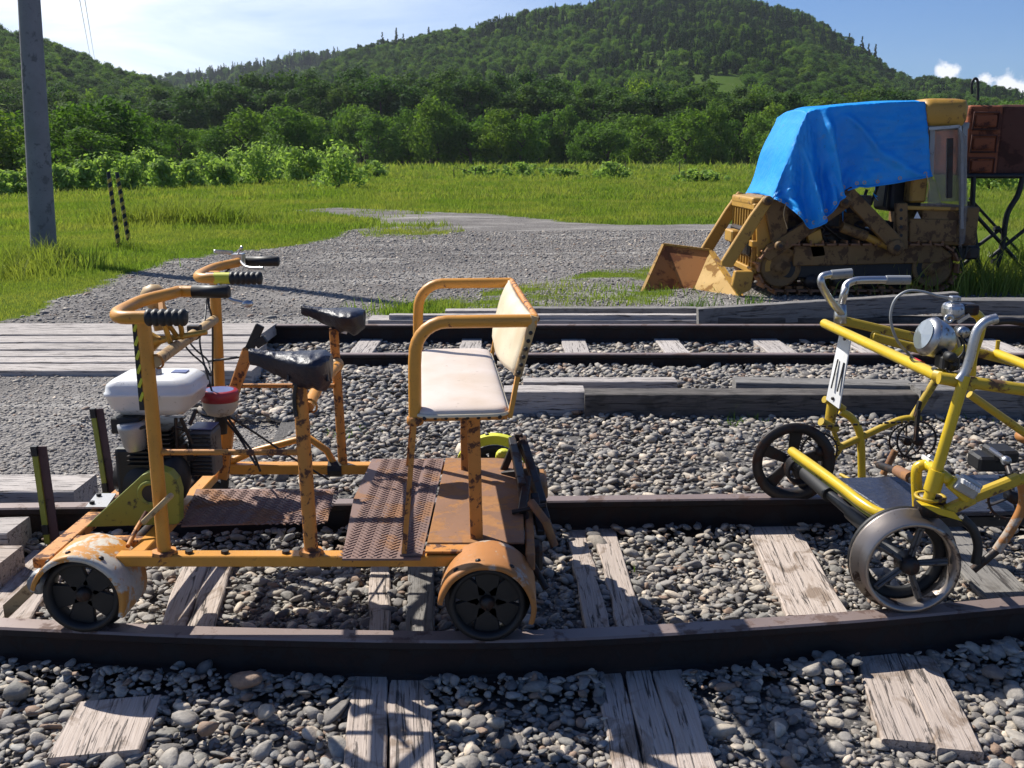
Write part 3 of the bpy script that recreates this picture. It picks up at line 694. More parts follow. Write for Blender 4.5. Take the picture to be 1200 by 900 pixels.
# ================================================================== TREES
def leafcloud(centres, radii, nper, leaf, seed, squash=.8, inner=.35):
    """leaf sized faces on the outside of many clumps"""
    g = np.random.default_rng(seed); vs, fs, rs = [], [], []; o = 0
    for (c, r, n, q) in zip(centres, radii, nper, g.uniform(0, 1, len(radii))):
        d = g.normal(size=(n, 3)); d /= np.linalg.norm(d, axis=1)[:, None]
        rad = r*(inner+(1-inner)*g.uniform(0, 1, n)**.5)*(1+.18*g.normal(size=n)); p = np.array(c)+d*rad[:, None]*np.array([1, 1, squash])
        nrm = d+g.normal(0, .55, (n, 3)); nrm[:, 2] += .35; nrm /= np.linalg.norm(nrm, axis=1)[:, None]
        a = np.cross(nrm, g.normal(size=(n, 3))); a /= np.linalg.norm(a, axis=1)[:, None]; b_ = np.cross(nrm, a)
        L = leaf*g.uniform(.6, 1.35, n)[:, None]
        v = np.stack([p-a*L, p-b_*L*.55, p+a*L, p+b_*L*.55], 1).reshape(-1, 3)
        k = np.arange(n)*4+o; fs.append(np.stack([k, k+1, k+2, k+3], 1)); vs.append(v); o += 4*n
        rs.append(np.repeat(np.clip(q*.6+g.uniform(0, .4, n), 0, 1), 4))
    return np.concatenate(vs), np.concatenate(fs), np.concatenate(rs)
def crown_mesh(kind, seed):
    g = np.random.default_rng(seed+100); C, Rr, Nn = [], [], []
    if kind == 'broad':   # about 6 m wide, 7.5 m tall, several uneven lobes
        H, Wd = 8.0, 3.2
        for k in range(42):
            a = g.uniform(0, 2*PI); z = g.uniform(.0, 1)**.85; rr = Wd*math.sqrt(max(.12, 1-((z-.45)/.56)**2))*g.uniform(.35, 1.0)
            C.append((math.cos(a)*rr*1.05+.5*math.sin(seed*2), math.sin(a)*rr, .7+z*(H-1.6))); r = g.uniform(.65, 1.35); Rr.append(r); Nn.append(int(95*r*r))
        leaf = .20; mat = 'leaf_tree'
    elif kind == 'tall':
        H, Wd = 14.0, 3.6
        for k in range(46):
            a = g.uniform(0, 2*PI); z = g.uniform(.03, 1)**.85; rr = Wd*math.sqrt(max(.05, 1-((z-.5)/.56)**2))*g.uniform(.3, 1.0)
            C.append((math.cos(a)*rr, math.sin(a)*rr, 2.0+z*(H-3.2))); r = g.uniform(.8, 1.6); Rr.append(r); Nn.append(int(70*r*r))
        leaf = .28; mat = 'leaf_dark'
    elif kind == 'conifer':
        H = 13.0
        for k in range(26):
            t_ = k/25; z = 1.6+t_*(H-2.2); w_ = 2.5*(1-t_)**.9+.15
            for q in range(5 if t_ < .7 else 2):
                a = g.uniform(0, 2*PI); rr = w_*g.uniform(.3, .9); C.append((math.cos(a)*rr, math.sin(a)*rr, z-rr*.25)); Rr.append(max(.25, w_*.34)); Nn.append(22)
        leaf = .26; mat = 'leaf_conifer'
    v, f, r = leafcloud(C, Rr, Nn, leaf, seed)
    return mesh_np('crown', v, f, M[mat], {'rnd': r}, False, 4)
def trunk_mesh(kind, seed):
    H = {'broad': 5.6, 'tall': 11, 'conifer': 12.3}[kind]; r0 = {'broad': .2, 'tall': .28, 'conifer': .22}[kind]; g = random.Random(seed); mb = MB()
    P = [Vector((g.uniform(-.15, .15)*i, g.uniform(-.15, .15)*i, H*i/5)) for i in range(6)]
    mb.tube(P, [r0*1.3, r0, r0*.8, r0*.6, r0*.4, r0*.15], 7, True)
    if kind != 'conifer':
        for k in range(7):
            z = H*g.uniform(.18, .8); a = g.uniform(0, 2*PI); b0 = P[min(5, int(z/H*5))]; L = g.uniform(1.2, 2.6)
            mb.tube([Vector((b0.x, b0.y, z)), Vector((b0.x+math.cos(a)*L*.5, b0.y+math.sin(a)*L*.5, z+L*.4)), Vector((b0.x+math.cos(a)*L, b0.y+math.sin(a)*L, z+L*.75))], [r0*.5, r0*.3, r0*.1], 5, True)
    me = bpy.data.meshes.new('trunk'); me.from_pydata(mb.v, [], mb.f); me.polygons.foreach_set('use_smooth', mb.sm); me.materials.append(M['bark']); return me
TP = {k: [(crown_mesh(k, s_), trunk_mesh(k, s_)) for s_ in range(n_)] for k, n_ in (('broad', 5), ('tall', 4), ('conifer', 2))}
TP['broad_dark'] = TP['broad']
NAMEK = {'broad': 'broadleaf_tree', 'tall': 'tall_tree', 'conifer': 'conifer_tree'}
marks = [(-400, 'left of the utility pole'), (38, 'behind the utility pole'), (80, 'left of the striped poles'), (165, 'right of the striped poles'), (230, 'above the orange handlebars'), (330, 'above the far saddle'), (440, 'left of the chair'), (500, 'straight above the chair'), (620, 'right of the chair'), (700, 'left of the bucket'), (790, 'above the bucket'), (860, 'left of the tarpaulin'), (930, 'behind the tarpaulin'), (1060, 'behind the cab'), (1140, 'behind the rusty tank'), (1205, 'beyond the right edge')]
def whereabouts(px): return [t_ for a, t_ in marks if a <= px][-1]
def tree(kind, px, Y, h, w, row, z0=0.0):
    p = V(px, 185, Y); base = {'broad': 8.0, 'tall': 14.0, 'conifer': 13.0}[kind]; c, t_ = random.choice(TP[kind])
    kindw = {'broad': 'broadleaf', 'tall': 'tall dark', 'conifer': 'conifer'}[kind]
    look = ('narrow' if w < 5.4 else 'broad' if w > 6.8 else 'rounded') if kind == 'broad' else ('slim' if w < 8.4 else 'wide')
    lab = '%s %s tree %s, %s' % (look, kindw, row, whereabouts(px))
    root = empty(NAMEK[kind], (p.x, Y, z0-.05), lab, 'tree', 'trees: '+lab); root.rotation_euler.z = random.uniform(0, 6.28)
    s_ = h/base; sw = w/(6.4 if kind == 'broad' else 7.2 if kind == 'tall' else 5.0); root.scale = (sw, sw, s_)
    for nm, me in (('crown', c), ('trunk', t_)): o = link(nm, me, root)
    return root
g = random.Random(5)
# front row at the far edge of the field, tops read off the photograph
tops = [(-60, 110), (10, 150), (60, 128), (105, 118), (150, 140), (200, 130), (250, 140), (290, 130), (330, 122), (370, 128), (410, 118), (460, 145), (515, 114), (560, 135), (600, 130), (640, 128), (690, 140), (740, 122), (790, 132), (840, 124), (880, 130), (930, 125), (1000, 130), (1100, 130), (1200, 130), (1300, 130)]
def top_at(px): return float(np.interp(px, [a for a, _ in tops], [b_ for _, b_ in tops]))
for px in range(360, 960, 21):
    Y = 152+g.uniform(-7, 9); h = (185-top_at(px)-g.uniform(-7, 14))*Y/F+1.4; tree('broad', px+g.uniform(-7, 7), Y, h, g.uniform(5.0, 7.5), 'in the front row')
for px in range(190, 380, 24):
    Y = 118+g.uniform(-8, 10); h = (185-top_at(px)-g.uniform(-5, 16))*Y/F+1.4; tree('broad', px+g.uniform(-6, 6), Y, h, g.uniform(4.0, 6.5), 'in the front row')
for px, Y, tp, w in ((-30, 80, 95, 8), (12, 85, 128, 7), (92, 70, 120, 5.5), (128, 74, 116, 6.0), (112, 66, 150, 4.5), (62, 75, 150, 4), (160, 95, 148, 5.5), (178, 104, 135, 6)):
    tree('broad', px, Y, (185-tp)*Y/F+1.4, w, 'in the near group')
for px in range(900, 1400, 34): Y = 165+g.uniform(-6, 8); tree('broad', px, Y, 9+g.uniform(-1, 2), g.uniform(6, 8), 'in the front row')
# second and third rows, darker and taller
for px in range(-80, 1360, 24):
    Y = 186+g.uniform(-8, 10); tp = float(np.interp(px, [0, 200, 260, 420, 560, 700, 900, 1200], [112, 118, 102, 96, 98, 108, 112, 128]))+g.uniform(-6, 10); tree('tall', px+g.uniform(-6, 6), Y, (185-tp)*Y/F+1.4, g.uniform(7, 10), 'in the dark belt')
for px in range(-60, 1360, 27):
    Y = 214+g.uniform(-8, 10); tp = float(np.interp(px, [0, 200, 260, 420, 560, 700, 900, 1200], [100, 110, 96, 86, 88, 95, 100, 118]))+g.uniform(-5, 9); tree('tall' if g.random() < .6 else 'broad', px+g.uniform(-6, 6), Y, (185-tp)*Y/F+1.4, g.uniform(8, 11), 'at the hill foot')
# conifers that stand up from the left shoulder of the ridge
def hill_z(H_, x, y):
    X, Y, Z = H_; k = np.argmin((X-x)**2+(Y-y)**2); return float(Z.ravel()[k])
for px, dz in ((412, 0), (424, 2), (438, 0), (452, 5), (458, 1), (468, 7), (476, 3), (489, 1), (505, 4), (520, 2), (536, 3), (552, 1), (985, 5), (1000, 6), (1008, 5), (1016, 8), (975, 2)):
    d = Vector(ray(px, 185)); L = math.hypot(d.x, d.y); r = 630; x, y = d.x/L*r, d.y/L*r
    lab = 'dark conifer standing up from the ridge line, %s' % ('on the left shoulder of the hill' if px < 700 else 'on the right slope above the loader')
    c, t_ = random.choice(TP['conifer']); root = empty('conifer_tree', (x, y, hill_z(H1, x, y)-1), lab, 'tree', lab+'s'); root.scale = (1.1, 1.1, (9.5+dz)/13)
    link('crown', c, root); link('trunk', t_, root)
# the wood covering the hills: one mass of instanced crowns
pts, scs, kinds = [], [], []
def cover(H_, n, smin, smax, rock, clear, sd, tmax=1.06):
    X, Y, Z = H_; na, nr = X.shape; gg = np.random.default_rng(sd); nrm = int(nr*tmax/1.5)
    r = np.hypot(X, Y); w = r.mean(0)[:nrm]; w = w/w.sum(); i = gg.uniform(0, na-1.001, n); jj = gg.choice(nrm-1, n, p=(w[:-1]/w[:-1].sum()))+gg.uniform(0, 1, n)
    i0 = i.astype(int); j0 = jj.astype(int); fi = i-i0; fj = jj-j0
    L = lambda A: (A[i0, j0]*(1-fi)+A[i0+1, j0]*fi)*(1-fj)+(A[i0, j0+1]*(1-fi)+A[i0+1, j0+1]*fi)*fj
    x, y, z = L(X), L(Y), L(Z); t_ = jj/(nr-1)*1.5
    dens = vnoise(x, y, .018, sd)*.6+vnoise(x, y, .05, sd+3)*.4
    keep = np.ones(n, bool)
    if clear:
        px = 600+F*x/(y*math.cos(PITCH)); py = 450-F*(y*math.sin(PITCH)+(z-CAM_H)*math.cos(PITCH))/(y*math.cos(PITCH)-(z-CAM_H)*math.sin(PITCH))
        for cx, cy, rx, ry, pr in ((835, 122, 50, 26, .9), (880, 100, 60, 14, .7), (815, 82, 30, 16, .6), (700, 92, 170, 7, .75), (930, 130, 60, 14, .6), (780, 62, 50, 8, .5), (1085, 116, 70, 7, .5), (640, 120, 80, 8, .4), (860, 40, 30, 14, .5)):
            q = ((px-cx)/rx)**2+((py-cy)/ry)**2; keep &= ~((q < 1+.8*(dens-.5)) & (gg.uniform(0, 1, n) < pr))
    keep &= dens > .24
    s_ = (smin+(smax-smin)*gg.uniform(0, 1, n)**1.6)*(.75+.5*dens)
    con = (vnoise(x, y, .012, sd+7) > rock) & (gg.uniform(0, 1, n) < .75)
    kd = np.where(con, 9+gg.integers(0, 2, n), np.where(gg.uniform(0, 1, n) < .62+.5*(.5-dens), gg.integers(0, 5, n), 5+gg.integers(0, 4, n)))
    pts.append(np.stack([x, y, z-.6], 1)[keep]); scs.append(s_[keep]); kinds.append(kd[keep])
cover(H1, 21000, .5, 1.0, .74, True, 3)
cover(H2, 9000, .8, 1.3, .7, False, 5)
cover(H3, 8500, .6, 1.05, .72, False, 9)
P_ = np.concatenate(pts); S_ = np.concatenate(scs); K_ = np.concatenate(kinds)
S_ = np.where(K_ >= 9, S_*.75, np.where(K_ >= 5, S_*.62, S_))
me = bpy.data.meshes.new('hillside_wood'); me.vertices.add(len(P_)); me.vertices.foreach_set('co', P_.astype(np.float32).ravel())
for nm, a, ty in (('sc', S_, 'FLOAT'), ('kd', K_, 'INT'), ('rz', rng.uniform(0, 6.28, len(P_)), 'FLOAT')):
    at = me.attributes.new(nm, ty, 'POINT'); at.data.foreach_set('value', a.astype(np.float32 if ty == 'FLOAT' else np.int32))
forest = tag(link('hillside_wood', me), kind='stuff')
# sources for the instances are the crowns of real single trees in the belt
src = []
for k in ('broad', 'tall', 'conifer'):
    for c, _ in TP[k]: src.append([o for o in COL.objects if o.data == c][0])
ng = bpy.data.node_groups.new('scatter', 'GeometryNodeTree')
ng.interface.new_socket('Geometry', in_out='INPUT', socket_type='NodeSocketGeometry'); ng.interface.new_socket('Geometry', in_out='OUTPUT', socket_type='NodeSocketGeometry')
gi = ng.nodes.new('NodeGroupInput'); go = ng.nodes.new('NodeGroupOutput')
g2i = ng.nodes.new('GeometryNodeGeometryToInstance')
for s_ in reversed(src):
    oi = ng.nodes.new('GeometryNodeObjectInfo'); oi.inputs['Object'].default_value = s_; oi.inputs['As Instance'].default_value = False; oi.transform_space = 'ORIGINAL'
    ng.links.new(oi.outputs['Geometry'], g2i.inputs[0])
def named(nm, ty):
    n = ng.nodes.new('GeometryNodeInputNamedAttribute'); n.data_type = ty; n.inputs[0].default_value = nm
    return [o for o in n.outputs if o.enabled and o.name == 'Attribute'][0]
iop = ng.nodes.new('GeometryNodeInstanceOnPoints'); m2p = ng.nodes.new('GeometryNodeMeshToPoints')
ng.links.new(gi.outputs[0], m2p.inputs[0]); ng.links.new(m2p.outputs[0], iop.inputs['Points']); ng.links.new(g2i.outputs[0], iop.inputs['Instance'])
iop.inputs['Pick Instance'].default_value = True
ng.links.new(named('kd', 'INT'), iop.inputs['Instance Index'])
cx = ng.nodes.new('ShaderNodeCombineXYZ'); ng.links.new(named('rz', 'FLOAT'), cx.inputs[2]); ng.links.new(cx.outputs[0], iop.inputs['Rotation'])
ng.links.new(named('sc', 'FLOAT'), iop.inputs['Scale'])
ng.links.new(iop.outputs[0], go.inputs[0])
md = forest.modifiers.new('scatter', 'NODES'); md.node_group = ng
# ------------------------------------------------------------------ large leaved shrubs along the field edge
def shrub(px, py, hpx, wpx, lab, seed, grp='leafy shrubs along the field edge'):
    p = G(px, py); k = (p.y)/F; H_ = hpx*k*1.28; Wd = wpx*k/2*1.35; g_ = np.random.default_rng(seed); C, Rr, Nn = [], [], []
    for q in range(34):
        a = g_.uniform(0, 2*PI); z = g_.uniform(.1, .95); rr = Wd*.8*math.sqrt(max(.05, 1-z**2.2))*g_.uniform(.1, 1); C.append((math.cos(a)*rr, math.sin(a)*rr*.8, z*H_*.9)); r = g_.uniform(.14, .3)*H_; Rr.append(r); Nn.append(34)
    v, f, r = leafcloud(C, Rr, Nn, .085+.0004*p.y, seed, .9, .3)
    root = empty('leafy_shrub', (p.x, p.y, -.02), lab, 'shrub', grp)
    link('foliage', mesh_np('foliage', v, f, M['leaf_shrub'], {'rnd': r}, False, 4), root)
    mb = MB(); gg = random.Random(seed)
    for q in range(9):
        a = gg.uniform(0, 6.28); L = gg.uniform(.3, .9)*Wd; mb.tube([(0, 0, 0), (math.cos(a)*L*.4, math.sin(a)*L*.4, H_*.45), (math.cos(a)*L, math.sin(a)*L, H_*.8)], [.018, .012, .005], 5, True)
    st = mb.build('stems', 'bark', None, recentre=True); st.parent = root; 
for i, (px, py, h, w, lab) in enumerate(((14, 228, 22, 46, 'low leafy shrub at the left border of the field edge'), (72, 226, 26, 36, 'leafy shrub right of the foot of the utility pole'), (100, 225, 32, 38, 'bright leafy shrub just left of the striped poles'), (155, 224, 32, 40, 'bright leafy shrub right behind the striped poles'), (190, 222, 28, 36, 'lower leafy shrub second to the right of the striped poles'), (222, 221, 26, 38, 'duller green shrub behind the orange handlebars'), (258, 220, 26, 36, 'leafy shrub above the engine cart handle grips'), (305, 217, 38, 44, 'tall bright leafy shrub left of the rounded one at the row end'), (348, 214, 32, 44, 'leafy shrub in a gap near the right end of the shrub row'), (396, 222, 42, 56, 'rounded bright shrub standing alone at the right end of the row'), (440, 209, 16, 40, 'low pale leafed shrub right of the rounded shrub'), (612, 208, 14, 50, 'low shrub in the field above the chair back'), (716, 210, 16, 44, 'low shrub with big leaves in the middle of the field'), (820, 214, 12, 80, 'low white flowering growth left of the tarpaulin'), (560, 207, 10, 60, 'flat green growth beyond the field'), (660, 209, 10, 60, 'flat green growth by the thin field posts'), (1160, 225, 34, 60, 'leafy shrub seen below the rusty tank'), (1215, 222, 34, 60, 'leafy shrub at the right border behind the tank stand'))):
    shrub(px, py, h, w, lab, 40+i)
for i, (px, py, h, w, lab) in enumerate(((40, 226, 24, 40, 'low leafy shrub just behind the foot of the utility pole'), (124, 222, 30, 40, 'leafy shrub standing behind the two striped poles'), (172, 219, 34, 40, 'taller leafy shrub a step behind the row, right of the striped poles'), (240, 217, 32, 44, 'leafy shrub a step behind the row, above the engine trolley'), (280, 216, 32, 40, 'leafy shrub filling the row left of the tallest shrub'), (328, 212, 30, 40, 'leafy shrub just right of the tallest bright shrub'), (370, 214, 30, 40, 'leafy shrub touching the left side of the rounded end shrub'), (-10, 230, 26, 50, 'leafy shrub cut by the left border of the picture'))):
    shrub(px, py, h, w, lab, 90+i)
def fieldpost(px, y0, y1, lab):
    p = G(px, y1); h = (y1-y0)*p.y/F; MB().bar(p-Vector((0, 0, .1)), p+Vector((0, .0, h)), .07, .07).build('field_post', 'bark'); tag(bpy.data.objects[-1] if 0 else COL.objects[-1], lab, 'post', 'thin posts standing in the field')
for px, y0, y1, lab in ((532, 199, 209, 'thin leftmost post in the field above the chair'), (557, 197, 208, 'second thin post in the field above the chair'), (670, 196, 208, 'thin post in the field right of the chair'), (733, 190, 206, 'thin post in the middle of the far field'), (796, 190, 206, 'thin post in the field left of the blue tarpaulin'), (893, 193, 212, 'leaning post in the field beside the tarpaulin edge')):
    fieldpost(px, y0, y1, lab)
# ------------------------------------------------------------------ utility pole, wires, striped poles
p = G(52, 305); mb = MB(); top = p+Vector((.36, 0, 7.6))
mb.tube([p-Vector((0, 0, .1)), top], [.175, .10], 28)
tag(mb.build('utility_pole', 'concrete'), 'tall grey concrete utility pole in the grass at the left', 'utility pole')
for i, (a, b_) in enumerate((((86, -40), (109, 74)), ((93, -40), (113, 74)))):
    A, B = V(*a, 60), V(*b_, 300); mid = (A+B)/2-Vector((0, 0, 2.0)); mb = MB(); mb.tube([A, mid, B], .022, 6, True)
    tag(mb.build('overhead_wire', 'rubber'), 'thin overhead wire in the bright sky, the %s of the pair' % ('left' if i == 0 else 'right'), 'wire')
def striped(bx, by, tx, ty, lab):
    b_ = G(bx, by); t_ = V(tx, ty, b_.y+.25); root = empty('striped_pole', b_, lab, 'pole', 'yellow and black striped poles'); 
    MB().tube([b_-Vector((0, 0, .2)), t_], .032, 14).build('pole', 'rubber', root)
    d = (t_-b_); n = 8
    for k in range(n):
        mb = MB(); vs = []; u = Vector((1, 0, 0)); w = Vector((0, 1, 0)); m_ = 18
        for s_ in range(m_+1):
            a = 2*PI*s_/m_; f0 = (k+.05+s_/m_*.9)/(n+.95); f1 = f0+.05; r_ = .0345
            for f_ in (f0, f1): c = b_+d*min(f_, 1); vs.append(c+u*math.cos(a)*r_+w*math.sin(a)*r_)
        mb.add(vs, [(2*s_, 2*s_+2, 2*s_+3, 2*s_+1) for s_ in range(m_)], True)
        mb.build('yellow_stripe', 'yellow_worn', root)
striped(140, 291, 127, 202, 'left one of two leaning striped poles in the grass')
striped(152, 285, 137, 202, 'right one of two leaning striped poles in the grass')
# ================================================================== ORANGE ENGINE CART
YN, YF, ZF = 2.56, 3.38, .345
CART = empty('rail_trolley', (-.6, 2.98, .14), 'orange motor rail trolley with two black saddles and a white bench on the near track', 'rail trolley')
def part(mb, name, mat, par=None, **k): return mb.build(name, mat, CART if par is None else par, **k)
def vx(px, py, Y): return V(px, py, Y)
xl = G(150, 655, ZF).x
# side and cross members
part(MB().box(((-1.06+.04)/2-.03, YN, ZF-.015), (1.12, .045, .032)), 'side_beam', 'orange_paint', bevel=.003)
part(MB().box(((-1.05+.04)/2, YF, ZF-.015), (1.09, .045, .036)), 'side_beam', 'orange_paint', bevel=.003)
part(MB().box((-1.055, (YN+YF)/2, ZF-.017), (.045, YF-YN-.05, .03)), 'cross_beam', 'orange_paint', bevel=.003)
part(MB().box((-1.30, (YN+YF)/2+.02, ZF-.017), (.05, YF-YN+.1, .03)), 'cross_beam', 'orange_worn', bevel=.003)
part(MB().box((-1.18, YN+.13, ZF-.02), (.22, .04, .03)), 'cross_beam', 'orange_worn', bevel=.003)
for x in (-.42, -.05): part(MB().box((x, (YN+YF)/2, ZF-.04), (.04, YF-YN-.05, .03)), 'cross_beam', 'black_metal')
# patches of bare metal and bolts on the near beam
for x in (-.90, -.80, -.63, -.55): part(MB().lathe([(0, .008), (.011, .008), (.011, 0)], (x, YN, ZF+.0015), (0, 0, 1), 6, False), 'bolt', 'dark_steel')
# handlebar posts
def unit(Yc, base_px, top_px, name_pre, hb):
    b_ = V(*base_px, Yc); t_ = V(*top_px, Yc)
    part(MB().tube([b_, t_], .0185, 16), 'handlebar_post', 'orange_paint')
    part(MB().lathe([(0, .012), (.034, .010), (.036, 0)], b_-Vector((0, 0, .002)), (0, 0, 1), 16), 'post_flange', 'orange_worn')
nbase = Vector((V(192, 640, YN).x, YN, ZF)); 
part(MB().tube([nbase, V(178, 480, YN), V(168, 374, YN)], .0185, 16), 'handlebar_post', 'orange_paint')
part(MB().lathe([(0, .012), (.034, .010), (.036, 0)], nbase, (0, 0, 1), 8, False), 'post_flange', 'orange_worn')
part(MB().bar(V(160, 376, YN+.0), V(169, 480, YN+.0), .02, .014, (0, 1, 0)), 'striped_strip', 'rubber')
for k in range(6):
    f0 = .05+k*.16; a = V(160, 378, YN-.011); b_ = V(169, 480, YN-.011); q = a.lerp(b_, f0); part(MB().bar(q+Vector((-.009, 0, -.012)), q+Vector((.002, 0, .012)), .008, .003, (0, 1, 0)), 'yellow_mark', 'lime_paint')
fb = Vector((V(262, 548, YF).x, YF, ZF)); ft = V(251, 318, YF)
part(MB().tube([fb, V(257, 440, YF), ft], .0185, 16), 'handlebar_post', 'orange_paint')
# handlebars: a U open towards the rider (+X), two grips each
def handlebar(xa, zc, Yc, hw, xn, xf_, lean):
    xlen_near, xlen_far = xn-xa, xf_-xa
    """xa: x of the closed end"""
    P0 = Vector((xa+xlen_near, Yc-hw, zc-.0)); Q0 = Vector((xa+xlen_far, Yc+hw, zc+lean))
    pts = [P0, Vector((xa+.05*min(1, xlen_near/.07), Yc-hw, zc)), Vector((xa+.015, Yc-hw*.72, zc)), Vector((xa, Yc-hw*.2, zc)), Vector((xa+.01, Yc+hw*.3, zc+lean*.5)), Vector((xa+.055, Yc+hw*.8, zc+lean)), Vector((xa+min(.12, xlen_far*.6), Yc+hw, zc+lean)), Q0]
    return part(MB().tube(pts, .0165, 14, True), 'handlebar', 'orange_paint'), P0, Q0
def grip(hb, p, L, ridged, mat='rubber'):
    pr_ = [(0, 0)]
    if ridged:
        n = 6
        for k in range(n):
            h0 = L*k/n; pr_ += [(.0175, h0+.001), (.0215, h0+L/n*.3), (.0215, h0+L/n*.7), (.0175, h0+L/n*.97)]
        pr_ += [(.0, L)]
    else: pr_ += [(.0185, .0), (.0185, L*.97), (.015, L), (0, L)]
    mb = MB(); mb.lathe(pr_, p, (1, 0, 0), 18); return mb.build('grip', mat, hb)
ha, P0, Q0 = handlebar(V(153, 362, YN+.02).x, V(160, 372, YN-.165).z, YN+.03, .195, V(171, 372, YN-.165).x, V(226, 345, YN+.225).x, .012)
g1_ = grip(ha, P0, .100, True); g2_ = grip(ha, Q0, .105, False)
hb2, P1, Q1 = handlebar(V(241, 322, YF+.02).x, V(250, 326, YF-.17).z, YF+.05, .22, V(262, 326, YF-.17).x, V(283, 311, YF+.27).x, .01)
grip(hb2, P1+Vector((.02, 0, 0)), .105, True); grip(hb2, Q1+Vector((.02, 0, 0)), .12, False)
part(MB().lathe([(.019, -.03), (.019, .022)], P1, (1, 0, 0), 14), 'tape_band', 'lime_paint')
part(MB().lathe([(.0178, -.03), (.0178, -.0)], P1+Vector((-.028, 0, 0)), (1, 0, 0), 14), 'tape_band', 'white_plastic')
# brake lever clamp, lever and mirror glint on the far handlebar
mb = MB(); c = Q1+Vector((-.01, 0, .012)); mb.box(c, (.04, .05, .035)); mb.bar(c+Vector((0, -.01, .02)), c+Vector((.03, -.05, .045)), .008, .012); mb.bar(c+Vector((-.02, 0, .02)), c+Vector((-.07, -.06, .03)), .01, .014)
mb.tube([c, c+Vector((.06, -.12, -.02)), c+Vector((.13, -.16, -.02))], .006, 8, True)
part(mb, 'brake_lever_clamp', 'chrome', hb2, bevel=.003)
mb = MB(); mb.tube([P1+Vector((-.02, 0, -.01)), P1+Vector((.02, -.03, -.06)), P1+Vector((.07, -.04, -.075))], .006, 8, True); mb.sphere(P1+Vector((.085, -.045, -.078)), .018, 12, 8, (1.1, .7, .7))
part(mb, 'brake_lever', 'chrome', hb2)
def cable(pts, r=.0035, mat='rubber', name='cable', par=None): return part(MB().tube(pts, r, 6, True), name, mat, par)
cable([P1+Vector((-.02, 0, -.02)), V(243, 350, YF-.05), V(240, 375, YF-.15), V(234, 400, YF-.25), V(243, 440, YF-.28), V(252, 470, YF-.28)])
cable([c, V(246, 345, YF-.02), V(249, 380, YF-.03), V(249, 460, YF-.03)])
# diagonal tube joining both posts, with horn and clamps
da, db = V(182, 424, YN), V(252, 374, YF)
X0 = da+(db-da)*-.0
part(MB().tube([da, db], .0165, 16), 'tie_tube', 'bamboo')
mid = da.lerp(db, .60); mb = MB(); mb.lathe([(.0, .02), (.02, .02), (.02, -.02), (0, -.02)], mid, (db-da), 12); mb.box(mid+Vector((0, 0, .012)), (.04, .03, .03)); part(mb, 'clamp', 'dark_steel', bevel=.002)
mb = MB(); hz = V(196, 397, YN+.25)
mb.lathe([(.030, -.045), (.022, -.036), (.013, -.022), (.009, 0), (.008, .12), (0, .12)], hz, (1, -.05, .18), 20)
mb.tube([hz+Vector((.03, 0, .005)), V(196, 378, YN+.2), V(193, 364, YN+.15)], .007, 8); mb.tube([V(203, 366, YN+.2), V(211, 380, YN+.22), V(214, 396, YN+.25)], .0075, 8, True); mb.tube([V(190, 372, YN+.2), V(200, 402, YN+.22)], .008, 8)
part(mb, 'horn', 'brass')
lp = V(180, 347, YN+.28); part(MB().lathe([(0, -.035), (.022, -.03), (.034, -.015), (.038, .003), (.036, .01), (.03, .02), (.022, .03), (.02, .10), (.0, .10)], lp+Vector((0, 0, .0)), (0.15, 0, -1), 20), 'front_lamp', 'bamboo')
part(MB().lathe([(.0385, -.003), (.040, .0), (.0385, .004)], lp, (0.15, 0, -1), 20), 'lamp_ring', 'brass')
part(MB().bar(V(190, 355, YN+.24), V(192, 372, YN+.2), .05, .012, (1, 0, 0)), 'lamp_bracket', 'orange_paint')
for q in (.62, .7):
    m_ = da.lerp(db, q); cable([m_, m_+Vector((-.03, -.02, -.03)), m_+Vector((-.01, -.03, -.06)), m_+Vector((.02, -.01, -.1)), V(240+q*10, 440, 3.05)], .003)
# horizontal rails and seat posts
part(MB().tube([V(180, 530, YN), V(354, 530, YN)], .0085, 12), 'rail_tube', 'orange_worn')
sb = Vector((V(365, 645, YN).x, YN, ZF)); st = V(351, 450, YN)
part(MB().tube([sb, st], .0195, 16), 'seat_post', 'orange_worn'); part(MB().lathe([(0, .014), (.032, .012), (.036, 0)], sb, (0, 0, 1), 8, False), 'post_flange', 'orange_worn')
sfb = Vector((V(402, 548, YF).x, YF, ZF)); sft = V(391, 385, YF)
part(MB().tube([sfb, sft], .0165, 16), 'seat_post', 'orange_worn')
part(MB().tube([V(360, 478, YN+.01), V(372, 455, YN+.3), V(396, 428, YF-.01)], .0165, 14), 'tie_tube', 'orange_paint')
part(MB().sphere(V(395, 427, YF-.01), .024, 12, 8), 'tube_joint', 'bamboo')
part(MB().tube([V(276, 452, YF-.02), V(392, 452, YF-.02)], .008, 10), 'rail_tube', 'orange_worn')
part(MB().tube([V(270, 541, YF), V(300, 528, YF), V(350, 515, YF), V(363, 514, YF), V(383, 528, YF), V(393, 546, YF)], .0125, 10), 'foot_rest', 'orange_paint')
part(MB().lathe([(0, -.03), (.03, -.03), (.03, .02), (0, .02)], V(395, 549, YF), (1, 0, 0), 10, False), 'hub_block', 'black_metal')
